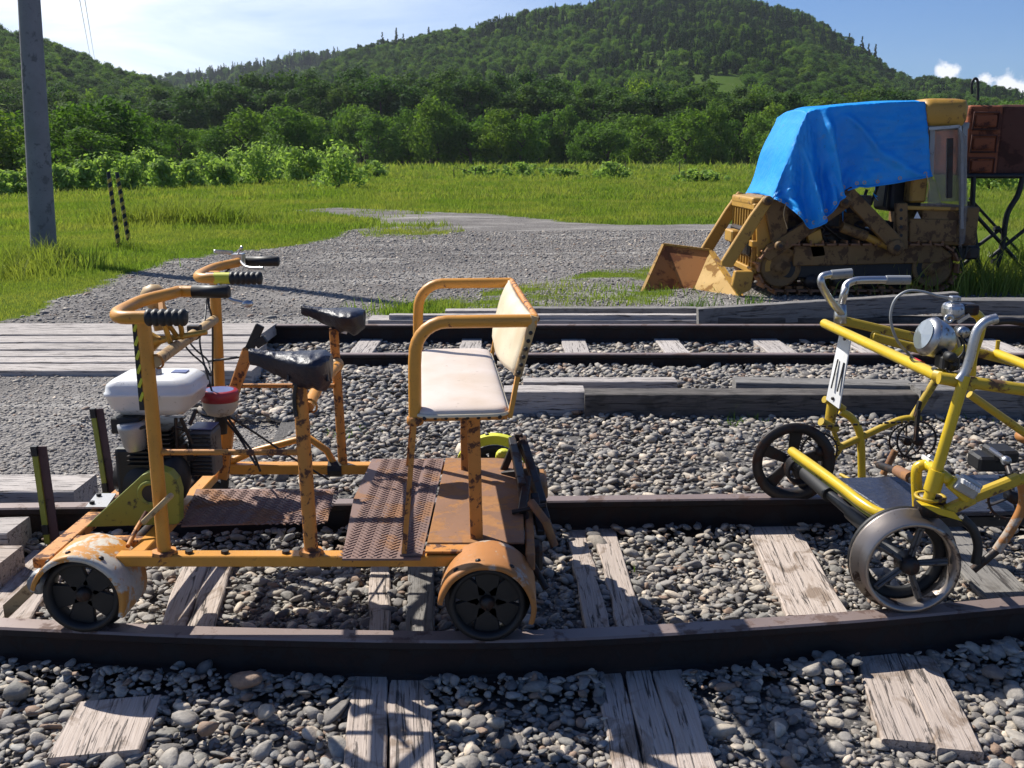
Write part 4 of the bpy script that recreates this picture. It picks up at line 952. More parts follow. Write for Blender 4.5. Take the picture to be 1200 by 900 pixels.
# long hand lever with black top
la, lb = V(268, 500, YF-.12), V(292, 408, YF-.12)
part(MB().bar(V(262, 560, YF-.1), V(270, 492, YF-.12), .03, .03, (1, 0, 0)), 'lever_post', 'orange_worn')
lv = part(MB().bar(V(270, 470, YF-.12), lb, .045, .035, (1, 0, 0)), 'hand_lever', 'orange_worn', bevel=.004)
mb = MB(); mb.bar(V(291, 412, YF-.12), V(305, 381, YF-.12), .016, .03, (1, 0, 0)); mb.bar(V(300, 404, YF-.12), V(311, 397, YF-.12), .02, .03, (1, 0, 0)); mb.tube([V(288, 417, YF-.13), V(270, 420, YF-.1), V(245, 423, YF)], .005, 6, True)
part(mb, 'lever_grip', 'rubber', lv, bevel=.003)
# saddles under black plastic covers
def saddle(nose, rear, wid, thick, seed, Yc, skirt=.03):
    """loft from nose (-X) to the broad rear"""
    n, m_ = 26, 24; vs = []
    L = rear-nose
    for i in range(n+1):
        t_ = i/n; c = nose+L*t_; w = .014+(wid-.014)*(1/(1+math.exp(-(t_-.50)*9)))*1.05; w *= max(.12, 1-(max(0, t_-.80)/.205)**2)**.5
        if t_ < .05: w *= .5+10*t_
        hgt = thick*(.35+.65*(1/(1+math.exp(-(t_-.42)*7)))); 
        if t_ > .9: hgt *= 1-(t_-.9)*3.5
        top_ = -.008*math.sin(PI*t_)-.016*t_
        for k in range(m_):
            a = 2*PI*k/m_; ny, nz_ = math.cos(a), math.sin(a)
            wr = .0045*noise.noise(Vector((t_*16+seed, k*.9, seed)))+.003*noise.noise(Vector((t_*40, k*2.3, seed)))
            z = (nz_*hgt*.28 if nz_ > 0 else nz_*hgt*(.75+.35*abs(noise.noise(Vector((t_*9, k*.7, seed+5))))))
            y = ny*w*(1-.25*max(0, -nz_))
            vs.append(c+Vector((wr, y*(1+wr*18), top_+z+wr)))
    mb = MB(); mb.add(vs, [(i*m_+k, i*m_+(k+1) % m_, (i+1)*m_+(k+1) % m_, (i+1)*m_+k) for i in range(n) for k in range(m_)], True)
    mb.add(vs[:m_], [tuple(range(m_))]); mb.add(vs[-m_:], [tuple(range(m_))])
    return part(mb, 'saddle', 'black_cover', sub=1)
s1 = saddle(V(292, 413, YN), V(388, 416, YN), .080, .098, 1, YN)
s2 = saddle(V(353, 360, YF), V(427, 364, YF), .090, .085, 4, YF)
part(MB().tube([V(352, 442, YN-.02), V(347, 452, YN-.02), V(345, 470, YN-.02), V(347, 488, YN-.022)], .006, 6, True), 'cover_tie', 'rubber', s1)
mb = MB()
for k in range(10):
    a = V(338+k*5, 437, YN-.03+.012*(k % 3)); mb.tube([a, a+Vector((.004*(k % 2)-.002, 0, -.022-.01*(k % 3)))], .0045, 5)
part(mb, 'cover_fringe', 'black_cover', s1, kind='stuff')
part(MB().bar(V(398, 386, YF-.02), V(407, 388, YF-.02), .012, .02), 'saddle_clip', 'white_plastic', s2)
# foot plate and checker plates with raised lozenges
def tread(par, x0, x1, y0, y1, z, cut=None, pitch=.021):
    mb = MB(); r = 0; y = y0+.01
    while y < y1-.008:
        x = x0+.01+(pitch*.5 if r % 2 else 0); k = r
        while x < x1-.008:
            if cut is None or cut(x, y):
                a = R(45) if k % 2 else R(-45); c_, s_ = math.cos(a), math.sin(a); L, w, h = .0088, .0028, .0022
                P = [(-L, 0), (-L*.3, -w), (L*.3, -w), (L, 0), (L*.3, w), (-L*.3, w)]
                vs = [(x+p*c_-q*s_, y+p*s_+q*c_, z) for p, q in P]+[(x+p*.7*c_-q*.6*s_, y+p*.7*s_+q*.6*c_, z+h) for p, q in P]
                mb.add(vs, [(6, 7, 8, 9, 10, 11)]+[(i, (i+1) % 6, 6+(i+1) % 6, 6+i) for i in range(6)])
            x += pitch; k += 1
        y += pitch*.5; r += 1
    return mb.build('tread_lozenges', 'tread_rust', par, kind='stuff')
fp = [G(212, 616, ZF+.002), G(230, 573, ZF+.002), G(392, 573, ZF+.002), G(384, 610, ZF+.002)]
plate = part(MB().prism(fp, (0, 0, -.005)), 'foot_plate', 'tread_rust')
tread(plate, -1.03, fp[3].x, fp[0].y, fp[1].y-.01, ZF+.0025)
xd0, xd1, xd2 = G(392, 662, ZF).x, G(500, 600, ZF).x, .035
yd0, yd1 = 2.515, 3.43
dk = part(MB().prism([(xd0+.015, yd0, ZF+.004), (xd1+.015, yd0, ZF+.004), (xd1+.015, yd1, ZF+.004), (xd0-.03, yd1, ZF+.004), (xd0-.03, 3.0, ZF+.004), (xd0-.01, 2.78, ZF+.004)], (0, 0, -.006)), 'checker_plate', 'tread_rust')
tread(dk, xd0, xd1-.045, yd0, yd1, ZF+.0045)
dk2 = part(MB().box(((xd1+.02+xd1-.045)/2-.0, (yd0+yd1)/2+.0, ZF+.0075), (.062, yd1-yd0-.03, .005)), 'checker_strip', 'tread_rust'); tread(dk2, xd1-.045, xd1+.018, yd0+.02, yd1-.02, ZF+.0105)
part(MB().box(((xd1+.024+xd2)/2, (2.62+yd1)/2, ZF+.005), (xd2-xd1-.024, yd1-2.62, .006)), 'rust_plate', 'deck_rust', bevel=.002)
part(MB().box(((xd1+.024+.0)/2-.05, 2.57, ZF+.0095), (.14, .05, .006)), 'step_edge', 'orange_worn')
# wheels and fenders
def wheel(x, Y, r, side, par=CART, w=.06, spokes=5, mat='black_metal', smat='black_metal', holes=True, rim=.86, fat=1.0):
    """side -1: outer face looks at the camera"""
    c = Vector((x, Y, .14+r)); s_ = 1 if side < 0 else -1      # flange on the inner side
    pr_ = [(r*rim, -w/2*s_), (r, -w/2*s_), (r, w*.25*s_), (r*1.13, w*.36*s_), (r*1.13, w*.5*s_), (r*rim, w*.5*s_), (r*(rim-.04), 0)]
    mb = MB(); mb.lathe(pr_, c, (0, 1, 0), 44, True, True); wh = mb.build('wheel', mat, par)
    hub = MB(); hub.lathe([(0, -w*.45), (r*.16, -w*.45), (r*.2, -w*.2), (r*.24, w*.3), (0, w*.3)], c, (0, s_, 0), 20); hub.build('hub', 'dark_steel', wh)
    a0 = random.uniform(0, 1)
    for k in range(spokes):
        a = a0+2*PI*k/spokes; d = Vector((math.cos(a), 0, math.sin(a))); t_ = Vector((-d.z, 0, d.x)); b_ = MB()
        w0, w1 = (r*.24*fat, r*.36*fat) if holes else (r*.055, r*.075)
        P = [c+d*r*.15+t_*w0, c+d*r*.15-t_*w0, c+d*r*.84-t_*w1, c+d*r*.84+t_*w1]; b_.prism([p+Vector((0, -.008, 0)) for p in P], (0, .016, 0))
        if not holes: b_.prism([p+Vector((0, -.016, 0)) for p in (c+d*r*.15+t_*w0*.4, c+d*r*.15-t_*w0*.4, c+d*r*.8-t_*w1*.4, c+d*r*.8+t_*w1*.4)], (0, .008, 0))
        b_.build('spoke', smat, wh, bevel=.003)
    return wh
def fender(x, Y, r, a0, a1, w, mat, lip=True):
    mb = MB(); c = Vector((x, Y, .14+.105)); n = 30; vs = []
    for i in range(n+1):
        a = R(a0+(a1-a0)*i/n)
        for (rr, y) in ((r-.012, -w/2), (r, -w/2+.001), (r+.003, -w/2+.012), (r+.003, w/2), (r-.001, w/2), (r-.001, -w/2+.010), (r-.012, -w/2+.008)):
            q = rr+.0015*noise.noise(Vector((i*.4, y*30, x*9))); vs.append(c+Vector((math.cos(a)*q, y, math.sin(a)*q)))
    m_ = 7; mb.add(vs, [(i*m_+k, i*m_+(k+1) % m_, (i+1)*m_+(k+1) % m_, (i+1)*m_+k) for i in range(n) for k in range(m_)], True)
    fo = part(mb, 'fender', mat)
    for a in (60, 100, 128): 
        d = Vector((math.cos(R(a)), 0, math.sin(R(a)))); MB().lathe([(0, .006), (.007, .004), (.008, 0)], c+d*(r+.003)+Vector((0, -w/2+.03, 0)), d, 8).build('rivet', 'dark_steel', fo)
    return fo
WX1, WX2 = V(90, 697, 2.47).x, V(571, 700, 2.47).x
wheel(WX1, near_y(WX1)-.005, .105, -1, spokes=5); wheel(WX2, near_y(WX2), .105, -1, spokes=6)
wheel(WX1, far_y(WX1), .105, 1, spokes=5); wheel(WX2, far_y(WX2), .105, 1, spokes=6)
fender(WX1, near_y(WX1)+.02, .128, -22, 166, .17, 'fender_paint'); fender(WX2, near_y(WX2)+.02, .130, -18, 172, .17, 'fender_rust')
fo = fender(WX2, far_y(WX2), .150, 15, 155, .05, 'lime_paint')
arc = [(math.cos(R(a)), math.sin(R(a))) for a in range(15, 156, 7)]; cc = Vector((WX2, far_y(WX2)-.028, .245))
MB().prism([cc+Vector((a*.156, 0, b_*.156)) for a, b_ in arc]+[cc+Vector((a*.122, 0, b_*.122)) for a, b_ in arc[::-1]], (0, .003, 0)).build('guard_face', 'lime_paint', fo)
part(MB().tube([(WX1, near_y(WX1), .245), (WX1, far_y(WX1), .245)], .016, 12), 'axle', 'dark_steel'); part(MB().tube([(WX2, near_y(WX2), .245), (WX2, far_y(WX2), .245)], .016, 12), 'axle', 'dark_steel')
part(MB().lathe([(0, -.03), (.03, -.03), (.034, 0), (.03, .04), (0, .04)], (WX1-.13, 2.55, .27), (0, 1, 0), 14), 'axle_bumper', 'galvanised')
part(MB().prism([Vector((WX1-.30, 2.64, .15)), Vector((WX1-.13, 2.64, .30)), Vector((WX1-.13, 2.64, .26)), Vector((WX1-.30, 2.64, .10))], (0, .05, 0)), 'front_skid', 'bamboo')
# short striped angle iron posts planted beside the far rail, left of the trolley
for (a, b_, lab) in ((V(44, 523, 3.42), V(60, 640, 3.42), 'nearer short rusty post with a yellow striped side, left of the orange trolley'), (V(112, 479, 3.98), V(129, 590, 3.98), 'farther short rusty post with a yellow striped side, beside the trolley engine')):
    PR = empty('short_post', (b_.x, b_.y, 0), lab, 'post', 'short striped posts beside the far rail')
    MB().bar(a+Vector((.012, .0, 0)), b_+Vector((.014, .0, 0)), .040, .006, (0, 1, 0)).build('rusty_flange', 'maroon_steel', PR)
    d_ = Vector((-.010, -.001, 0)); e0, e1 = a+d_, b_+d_+Vector((.002, 0, 0))
    MB().bar(e0, e1, .020, .020, (0, 1, 0)).build('yellow_flange', 'olive_paint', PR)
    for t0 in (.0, .78): MB().bar(e0.lerp(e1, t0)+Vector((0, -.003, .002)), e0.lerp(e1, t0+.09)+Vector((0, -.003, 0)), .022, .020, (0, 1, 0)).build('black_band', 'rubber', PR)
part(MB().prism([G(100, 594, ZF+.012), G(113, 578, ZF+.012), G(136, 578, ZF+.012), G(125, 594, ZF+.012)], (0, 0, -.006)), 'bolted_plate', 'aluminium')
for q in ((108, 590), (116, 581)): part(MB().lathe([(0, .008), (.008, .008), (.008, 0)], G(*q, ZF+.013), (0, 0, 1), 6, False), 'bolt', 'black_metal')
# olive belt guard and its slotted stay
gp = [V(*q, 2.76) for q in ((100, 618), (112, 606), (166, 557), (176, 552), (187, 550), (198, 554), (206, 563), (210, 577), (210, 613), (205, 615))]
bg_ = part(MB().prism(gp, (0, .045, 0)), 'belt_guard', 'olive_paint', bevel=.004, seg=2)
MB().lathe([(.026, -.004), (.034, -.012), (.04, -.004)], V(177, 578, 2.756), (0, 1, 0), 24).build('guard_rim', 'olive_paint', bg_); MB().lathe([(0, -.002), (.028, -.002)], V(177, 578, 2.756), (0, 1, 0), 24).build('guard_opening', 'rubber', bg_)
stt = part(MB().bar(V(168, 612, 2.52), V(201, 580, 2.52), .016, .03, (0, 1, 0)), 'slotted_stay', 'bamboo', bevel=.006, seg=2)
for t0 in (.06, .72): 
    a, b_ = V(168, 612, 2.510), V(201, 580, 2.510); MB().bar(a.lerp(b_, t0), a.lerp(b_, t0+.22), .002, .008, (0, 1, 0)).build('slot', 'rubber', stt)
part(MB().tube([V(150, 640, 2.6), V(160, 620, 2.68), V(172, 600, 2.72)], .007, 8), 'stay_rod', 'orange_worn')
# ------------------------------------------------------------------ the engine
EX, EY = V(177, 480, 2.98).x, 2.98
eng = part(MB().box((EX-.01, EY, .455), (.17, .17, .19)), 'engine_block', 'black_metal', bevel=.012, seg=2)
def e_(mb, nm, mat, **k): return mb.build(nm, mat, eng, **k)
# white tank: wide flat lid over a tapering tub
def rrect(cx, cy, z, w, d, r, n=5):
    out = []
    for (sx, sy, a0) in ((1, 1, 0), (-1, 1, 90), (-1, -1, 180), (1, -1, 270)):
        for k in range(n+1): a = R(a0+90*k/n); out.append(Vector((cx+sx*(w/2-r)+r*math.cos(a), cy+sy*(d/2-r)+r*math.sin(a), z)))
    return out
def loft(rings, smooth=True):
    mb = MB(); m_ = len(rings[0]); vs = [p for r_ in rings for p in r_]
    mb.add(vs, [(i*m_+k, i*m_+(k+1) % m_, (i+1)*m_+(k+1) % m_, (i+1)*m_+k) for i in range(len(rings)-1) for k in range(m_)], smooth)
    mb.add(rings[0], [tuple(range(m_))]); mb.add(rings[-1], [tuple(range(m_))]); return mb
tx0, tx1 = V(120, 465, EY-.08).x, V(233, 465, EY-.02).x; tcx, tw = (tx0+tx1)/2, tx1-tx0; tz = V(177, 467, EY-.12).z
def rr(z, k, d=.22, r=.036): return rrect(tcx, EY+.01, z, tw*k, d*k, r*k)
tank = loft([rr(tz-.068, .62), rr(tz-.064, .72), rr(tz-.04, .90), rr(tz-.006, .965), rr(tz-.002, 1.0), rr(tz+.006, 1.0), rr(tz+.009, .97), rr(tz+.026, .95), rr(tz+.032, .93), rr(tz+.044, .82), rr(tz+.047, .78), rr(tz+.050, .5)]).build('fuel_tank', 'white_plastic', eng)
e_(MB().lathe([(0, .022), (.014, .022), (.02, .016), (.021, 0)], (tcx+.0, EY, tz+.048), (0, 0, 1), 14), 'tank_cap', 'aluminium')
e_(MB().box((tcx+.068, EY+.03, tz+.0508), (.045, .04, .003)), 'tank_sticker', 'blue_print')
for k in range(9): e_(MB().box((EX+.02, EY-.02, .50+k*.014), (.135, .17, .0045)), 'cooling_fin', 'dark_steel')
e_(MB().lathe([(.028, 0), (.036, .02), (.042, .07), (.042, .085), (0, .085)], V(160, 527, EY-.1), (-.1, 0, 1), 18), 'carburettor', 'aluminium')
mb = MB(); mb.box(V(152, 496, EY-.06), (.09, .07, .05)); mb.tube([V(140, 492, EY-.06), V(150, 505, EY-.12), V(170, 500, EY-.12)], .006, 6, True); e_(mb, 'air_intake', 'black_metal', bevel=.006)
mb = MB(); mb.lathe([(0, -.07), (.062, -.065), (.085, -.03), (.088, .03), (.07, .06), (0, .065)], V(176, 562, EY-.02), (0, 1, 0), 26); e_(mb, 'clutch_housing', 'black_metal')
mb = MB(); mb.lathe([(0, -.06), (.05, -.055), (.055, .05), (0, .06)], V(160, 558, EY-.02), (1, 0, 0), 20); e_(mb, 'crankcase', 'dark_steel')
mb = MB(); mb.sphere(V(205, 560, EY-.08), .06, 16, 10, (.8, 1, 1.3)); e_(mb, 'cowl', 'black_metal')
# louvred muffler guard
mc = V(241, 527, EY+.02); mg = e_(MB().box(mc, (.080, .10, .150)), 'muffler_guard', 'dull_metal', bevel=.012, seg=2)
for k in range(11): MB().box(mc+Vector((0, -.0555, -.062+k*.0125)), (.07, .004, .006)).build('louvre', 'rubber', mg)
MB().box(mc+Vector((0, 0, .079)), (.07, .08, .004)).build('guard_label', 'blue_print', mg)
mb = MB()
for (a, b_) in (((205, 500), (222, 505)), ((212, 490), (225, 520)), ((196, 540), (222, 530)), ((206, 470+20), (208, 560)), ((222, 498), (230, 480))): mb.tube([V(*a, EY-.08), V(*b_, EY-.06)], .006, 6)
for k in range(6): mb.box(V(200+k*5, 505+k*6, EY-.05), (.018, .03, .02))
e_(mb, 'linkage', 'dark_steel')
# red funnel on top of the intake pipe
fc = V(258, 470, 3.12); fn = part(MB().lathe([(.046, .040), (.056, .038), (.060, .034), (.060, .004), (.0, .004)], fc, (.02, 0, 1), 26), 'funnel', 'red_plastic')
MB().lathe([(0, .0385), (.045, .0395)], fc, (.02, 0, 1), 26).build('funnel_lid', 'blue_print', fn)
MB().lathe([(.059, .006), (.055, -.02), (.042, -.042), (.02, -.05), (.016, -.09), (0, -.09)], fc, (.02, 0, 1), 24).build('funnel_bowl', 'cream_plastic', fn)
MB().lathe([(.022, -.048), (.018, -.11), (0, -.11)], fc, (.02, 0, 1), 14).build('spout', 'rubber', fn)
for pts in ([V(266, 488, 3.1), V(285, 515, 3.1), V(296, 530, 3.1), V(305, 552, 3.15)], [V(268, 488, 3.1), V(300, 508, 3.15), V(340, 535, 3.2), V(385, 562, 3.3)], [V(262, 490, 3.1), V(280, 512, 3.1), V(292, 532, 3.05), V(300, 545, 3.0)]): cable(pts, .004)
# ------------------------------------------------------------------ bench on the cart
BZ = .773; bench = part(MB().box(((V(486, 488, YN).x+V(596, 488, YN).x)/2, (2.56+3.38)/2, .735), (.25, .80, .02)), 'bench', 'orange_worn', label='white vinyl bench seat with orange tube arms')
bx0, bx1 = V(486, 486, 2.54).x, V(596, 486, 2.54).x
def b_(mb, nm, mat, **k): return mb.build(nm, mat, bench, **k)
rings = []
cx, cy, w, d = (bx0+bx1)/2, 2.965, bx1-bx0, .865
for z, k, ins in ((.742, 0, .004), (.745, 0, 0), (.757, 0, -.001), (.764, 0, .003), (.769, 0, .014), (.772, 0, .04), (.774, 0, .09)): rings.append(rrect(cx, cy, z, w-2*ins, d-2*ins, max(.045-ins*.3, .012), 6))
cs = b_(loft(rings), 'seat_cushion', 'vinyl_seat', sub=1)
MB().tube([p+Vector((0, 0, .004)) for p in rrect(cx, cy, .745, w+.004, d+.004, .045, 5)]+[rrect(cx, cy, .749, w+.004, d+.004, .045, 5)[0]], .0055, 6, False, False).build('piping', 'vinyl_back', cs)
for k in range(8): MB().lathe([(0, .004), (.0045, .003), (.006, 0)], (bx0+.025+k*(w-.05)/7, cy-d/2-.0025, .744), (0, -1, 0), 8).build('stud', 'dark_steel', cs)
zn = V(560, 377, YN).z
def arm(Y, name='arm_tube'):
    xa = V(487, 420, YN).x; xb = V(629, 377, YN).x; r_ = .085
    pts = [Vector((xa-.004, Y, .728)), Vector((xa-.002, Y, zn-r_-.03))]+[Vector((xa+r_-r_*math.cos(a), Y, zn-r_+r_*math.sin(a))) for a in np.linspace(.15, PI/2, 7)]+[Vector((xb, Y, zn))]
    return b_(MB().tube(pts, .0175, 16), name, 'orange_paint')
arm(YN); arm(3.375)
for Y in (YN, 3.375): b_(MB().lathe([(.019, 0), (.023, .004), (.023, .02), (.019, .024)], (V(487, 420, YN).x-.004, Y, .72), (0, 0, 1), 14), 'arm_collar', 'orange_worn')
# backrest: padded panel hung between the arms, top leaning back
tn, tf, bn, bf = V(625, 374, YN+.005), V(598, 329, 3.375), V(606, 430, YN+.01), V(586, 372, 3.37)
tn.z = zn+.008; tf.z = zn+.01; tf.x = tn.x; bn = Vector((tn.x-.045, YN+.005, zn-.145)); bf = Vector((tn.x-.045, 3.37, zn-.145))
nu, nv = 22, 10; vs = []
for sgn in (-1, 1):
    for i in range(nu+1):
        for j in range(nv+1):
            u, v = i/nu, j/nv; p = (tn.lerp(tf, u)).lerp(bn.lerp(bf, u), v); pad = .016*(1-(2*u-1)**8)*(1-(2*v-1)**6)+.003
            sag = .022*math.sin(PI*u)*(.5+.8*v); wr = .003*noise.noise(Vector((u*9, v*4, 3)))
            vs.append(p+Vector((sgn*pad-sag*.8+wr if sgn < 0 else sgn*.006-sag*.8, 0, -sag*.9*v+.0)))
m_ = nv+1; fs = []
for s_ in (0, 1):
    o = s_*(nu+1)*m_; fs += [(o+i*m_+j, o+(i+1)*m_+j, o+(i+1)*m_+j+1, o+i*m_+j+1) for i in range(nu) for j in range(nv)]
o2 = (nu+1)*m_
fs += [(i*m_, (i+1)*m_, o2+(i+1)*m_, o2+i*m_) for i in range(nu)]+[(i*m_+nv, (i+1)*m_+nv, o2+(i+1)*m_+nv, o2+i*m_+nv) for i in range(nu)]+[(j, j+1, o2+j+1, o2+j) for j in range(nv)]+[(nu*m_+j, nu*m_+j+1, o2+nu*m_+j+1, o2+nu*m_+j) for j in range(nv)]
br = b_(MB().add(vs, fs, True), 'backrest', 'vinyl_back')
MB().tube([tn+Vector((.008, 0, 0)), tf+Vector((.008, 0, 0))], .010, 8).build('top_bar', 'orange_worn', br) if False else b_(MB().tube([tn+Vector((.010, 0, -.004)), tf+Vector((.010, 0, -.004))], .010, 8), 'top_bar', 'orange_worn')
b_(MB().tube([tn+Vector((.004, -.012, .006)), bn+Vector((.004, -.006, -.004))], .012, 8), 'edge_tube', 'bamboo')
for k in range(6): q = tn.lerp(bn, .25+k*.14); b_(MB().lathe([(0, .004), (.0045, .003), (.006, 0)], q+Vector((.004, -.0225, 0)), (0, -1, 0), 8), 'stud', 'dark_steel')
b_(MB().bar(bn+Vector((.012, 0, .03)), Vector((bx1+.004, YN, .735)), .012, .022, (0, 1, 0)), 'back_stay', 'orange_paint'); b_(MB().bar(bf+Vector((.012, 0, .03)), Vector((bx1+.004, 3.37, .735)), .012, .022, (0, 1, 0)), 'back_stay', 'orange_paint')
xs_ = V(486, 490, YN).x
b_(MB().bar(Vector((xs_, YN, .73)), Vector((V(474, 655, YN).x, YN, ZF)), .014, .028, (0, 1, 0)), 'front_leg', 'orange_worn'); b_(MB().bar(Vector((xs_, 3.37, .73)), Vector((V(500, 545, 3.37).x, 3.37, ZF)), .014, .028, (0, 1, 0)), 'front_leg', 'orange_worn')
xm = V(558, 490, 2.66).x
b_(MB().bar(Vector((xm, 2.66, .73)), Vector((V(562, 635, 2.66).x, 2.66, ZF)), .036, .036, (0, 1, 0)), 'main_leg', 'orange_worn', bevel=.003); b_(MB().bar(Vector((xm, 3.30, .73)), Vector((xm, 3.30, ZF)), .036, .036, (0, 1, 0)), 'main_leg', 'orange_worn', bevel=.003)
for q in (da, db, V(182, 530, YN), V(352, 530, YN), V(362, 476, YN), V(393, 430, YF)):
    part(MB().lathe([(.017, -.005), (.0215, 0), (.017, .005)], q+Vector((.004, .004, 0)), (.2, .8, .1), 14), 'weld_bead', 'orange_worn')
bench.rotation_euler.z = R(4.7); bench.location.x -= .034
# brake gear at the back end of the cart
mb = MB()
for (a, ya, q, yb) in (((600, 515), 3.3, (612, 570), 2.95), ((612, 513), 3.3, (640, 610), 2.9), ((603, 520), 3.3, (584, 565), 3.3), ((610, 516), 3.25, (628, 560), 3.2), ((618, 560), 3.0, (612, 600), 2.85), ((608, 508), 3.3, (606, 560), 3.28), ((614, 520), 3.25, (636, 590), 2.95), ((590, 556), 3.25, (630, 552), 3.15), ((626, 580), 2.95, (634, 625), 2.8)): mb.bar(V(*a, ya), V(*q, yb), .026, .024)
brk = part(mb, 'brake_gear', 'dark_steel', bevel=.003)
MB().tube([V(622, 588, 2.86), V(640, 612, 2.8), V(650, 640, 2.78)], .013, 12).build('brake_handle', 'deck_rust', brk)
MB().lathe([(0, -.02), (.03, -.018), (.03, .018), (0, .02)], V(590, 536, 3.45), (0, 1, 0), 14).build('brake_drum', 'lime_paint', brk)
part(MB().box((.052, 2.98, .318), (.026, .84, .05)), 'end_beam', 'deck_rust', bevel=.004)
for (a, ya, q, yb, r_) in (((608, 560), 3.0, (622, 640), 2.75, .011), ((622, 548), 3.2, (648, 628), 2.85, .009), ((600, 600), 2.85, (640, 592), 2.85, .008), ((612, 640), 2.7, (640, 690), 2.62, .010)): part(MB().tube([V(*a, ya), V(*q, yb)], r_, 8), 'brake_rod', 'dark_steel')
part(MB().box((.02, 2.72, .27), (.14, .08, .08)), 'bearing_box', 'dark_steel', bevel=.01)
part(MB().box((.085, 3.2, .33), (.07, .2, .05)), 'brake_box', 'deck_rust', bevel=.01)
# ================================================================== YELLOW RAIL BIKE
BN, BF = 2.65, 3.72
BIKE = empty('rail_bike', (1.55, 3.15, .14), 'yellow twin rail bicycle with silver handlebars, headlamp and spoked iron wheels at the right', 'rail bicycle')
def bp_(mb, name, mat, par=None, **k): return mb.build(name, mat, BIKE if par is None else par, **k)
def bt(pts, r, name, mat='yellow_paint', par=None, curve=False, n=14): return bp_(MB().tube(pts, r, n, curve), name, mat, par)
hn = V(1128, 446, BN); hf = V(976, 377, BF)
c0 = hf+(hf-hn)*.06; c1 = hn
bt([V(966, 379, BF), V(1100, 441, BN+.12)], .0175, 'cross_tube'); bt([V(1098, 440, BN+.12), V(1140, 450, BN)], .021, 'tube_sleeve', 'yellow_worn')
bt([V(1070, 426, BN+.34), V(1078, 430, BN+.28)], .0195, 'red_band', 'red_tape')
bt([V(1100, 443, BN+.02), V(1210, 458, BN), V(1420, 486, BN)], .0175, 'top_tube', 'yellow_worn')
bp_(MB().bar(V(980, 374, BF), V(1085, 398, BF), .03, .034), 'top_tube', 'yellow_worn', bevel=.006); bp_(MB().bar(V(1085, 398, BF), V(1340, 462, BF), .03, .034), 'top_tube', 'yellow_worn', bevel=.006)
bp_(MB().bar(V(1022, 394, BF-.3), V(1096, 414, BF-.35), .03, .03), 'bracket_bar', 'yellow_worn', bevel=.004)
bt([V(1021, 398, BF-.3), V(1023, 390, BF-.3), V(1030, 390, BF-.3), V(1032, 396, BF-.3)], .005, 'wire_hook', 'yellow_worn', None, True, 6)
q0 = V(1168, 414, BF); q1 = Vector((q0.x, BN, q0.z)); bt([q0, q1], .0175, 'cross_tube')
bt([q0+Vector((0, .0, .0)), q0+Vector((.0, .0, .05))], .008, 'small_pin', 'yellow_worn')
# near steering post down to the collar
bt([V(1131, 440, BN), V(1087, 588, BN)], .0158, 'steering_post'); bt([V(1099, 551, BN), V(1092, 575, BN)], .024, 'collar', 'yellow_paint')
bt([V(1136, 462, BN+.2), V(1200, 507, BN+.2), V(1330, 590, BN+.2)], .012, 'thin_strut', 'yellow_worn')
bt([V(1126, 398, BF), V(1100, 440, BF), V(1067, 494, BF)], .016, 'seat_tube', 'yellow_worn'); bt([V(1049, 528, BF), V(1035, 556, BF)], .014, 'seat_tube', 'deck_rust')
# white slotted plate on the far post
pl = [V(984, 389, BF-.04), V(997, 395, BF-.13), V(983, 479, BF-.16), V(968, 468, BF-.07)]
sp = bp_(MB().prism(pl, (.006, .004, 0)), 'slotted_plate', 'white_plastic')
for (a, b_, Y_) in (((982, 421), (974, 455), BF-.093), ((989, 425), (981, 459), BF-.128)): MB().bar(V(*a, Y_), V(*b_, Y_-.012), .003, .009, (0, 1, 0)).build('slot', 'rubber', sp)
for q in ((976, 467), (990, 397)): MB().lathe([(0, .004), (.007, .003), (.007, 0)], V(*q, BF-.115), (-.8, -.5, 0), 8).build('screw', 'dark_steel', sp)
bt([V(989, 480, BF), V(978, 472, BF), V(966, 468, BF-.02)], .014, 'lug', 'yellow_worn')
bt([V(976, 470, BF), V(972, 498, BF)], .021, 'head_tube', 'yellow_worn'); bt([V(962, 494, BF-.05), V(980, 503, BF-.02)], .016, 'lug', 'yellow_worn')
bt([V(985, 482, BF), V(998, 490, BF), V(1006, 503, BF), V(1009, 520, BF), V(1010, 560, BF)], .0155, 'bent_tube', 'yellow_paint', None, True)
bt([V(980, 526, BF), V(1012, 511, BF), V(1040, 498, BF), V(1060, 491, BF), V(1079, 491, BF)], .014, 'chain_stay', 'yellow_worn', None, True)
bt([V(975, 500, BF), V(985, 527, BF), V(972, 545, BF)], .009, 'chain_stay', 'yellow_worn')
def gear(c, r, teeth, name, axis=(0, 1, 0), mat='dark_steel', arms=5):
    mb = MB(); mb.lathe([(r*.90, -.002), (r, -.002), (r, .002), (r*.90, .002)], c, axis, 40, False, True)
    for k in range(teeth): a = 2*PI*k/teeth; d = Vector((math.cos(a), 0, math.sin(a))); mb.bar(c+d*r*.98, c+d*(r+.005), .004, .005, (0, 1, 0))
    o = bp_(mb, name, mat)
    for k in range(arms): a = 2*PI*k/arms+.4; d = Vector((math.cos(a), 0, math.sin(a))); MB().bar(c+d*.01, c+d*r*.93, .004, .012, (0, 1, 0)).build('gear_arm', mat, o)
    MB().lathe([(0, -.02), (.018, -.02), (.018, .02), (0, .02)], c, axis, 14).build('gear_hub', mat, o)
    return o
gear(V(1074, 516, BF-.05), .079, 30, 'chain_ring'); gear(V(1062, 516, BF+.03), .07, 26, 'chain_ring'); gear(V(960, 528, BF-.1), .072, 24, 'sprocket', arms=3); gear(V(1186, 582, BN+.16), .075, 26, 'chain_ring', arms=4)
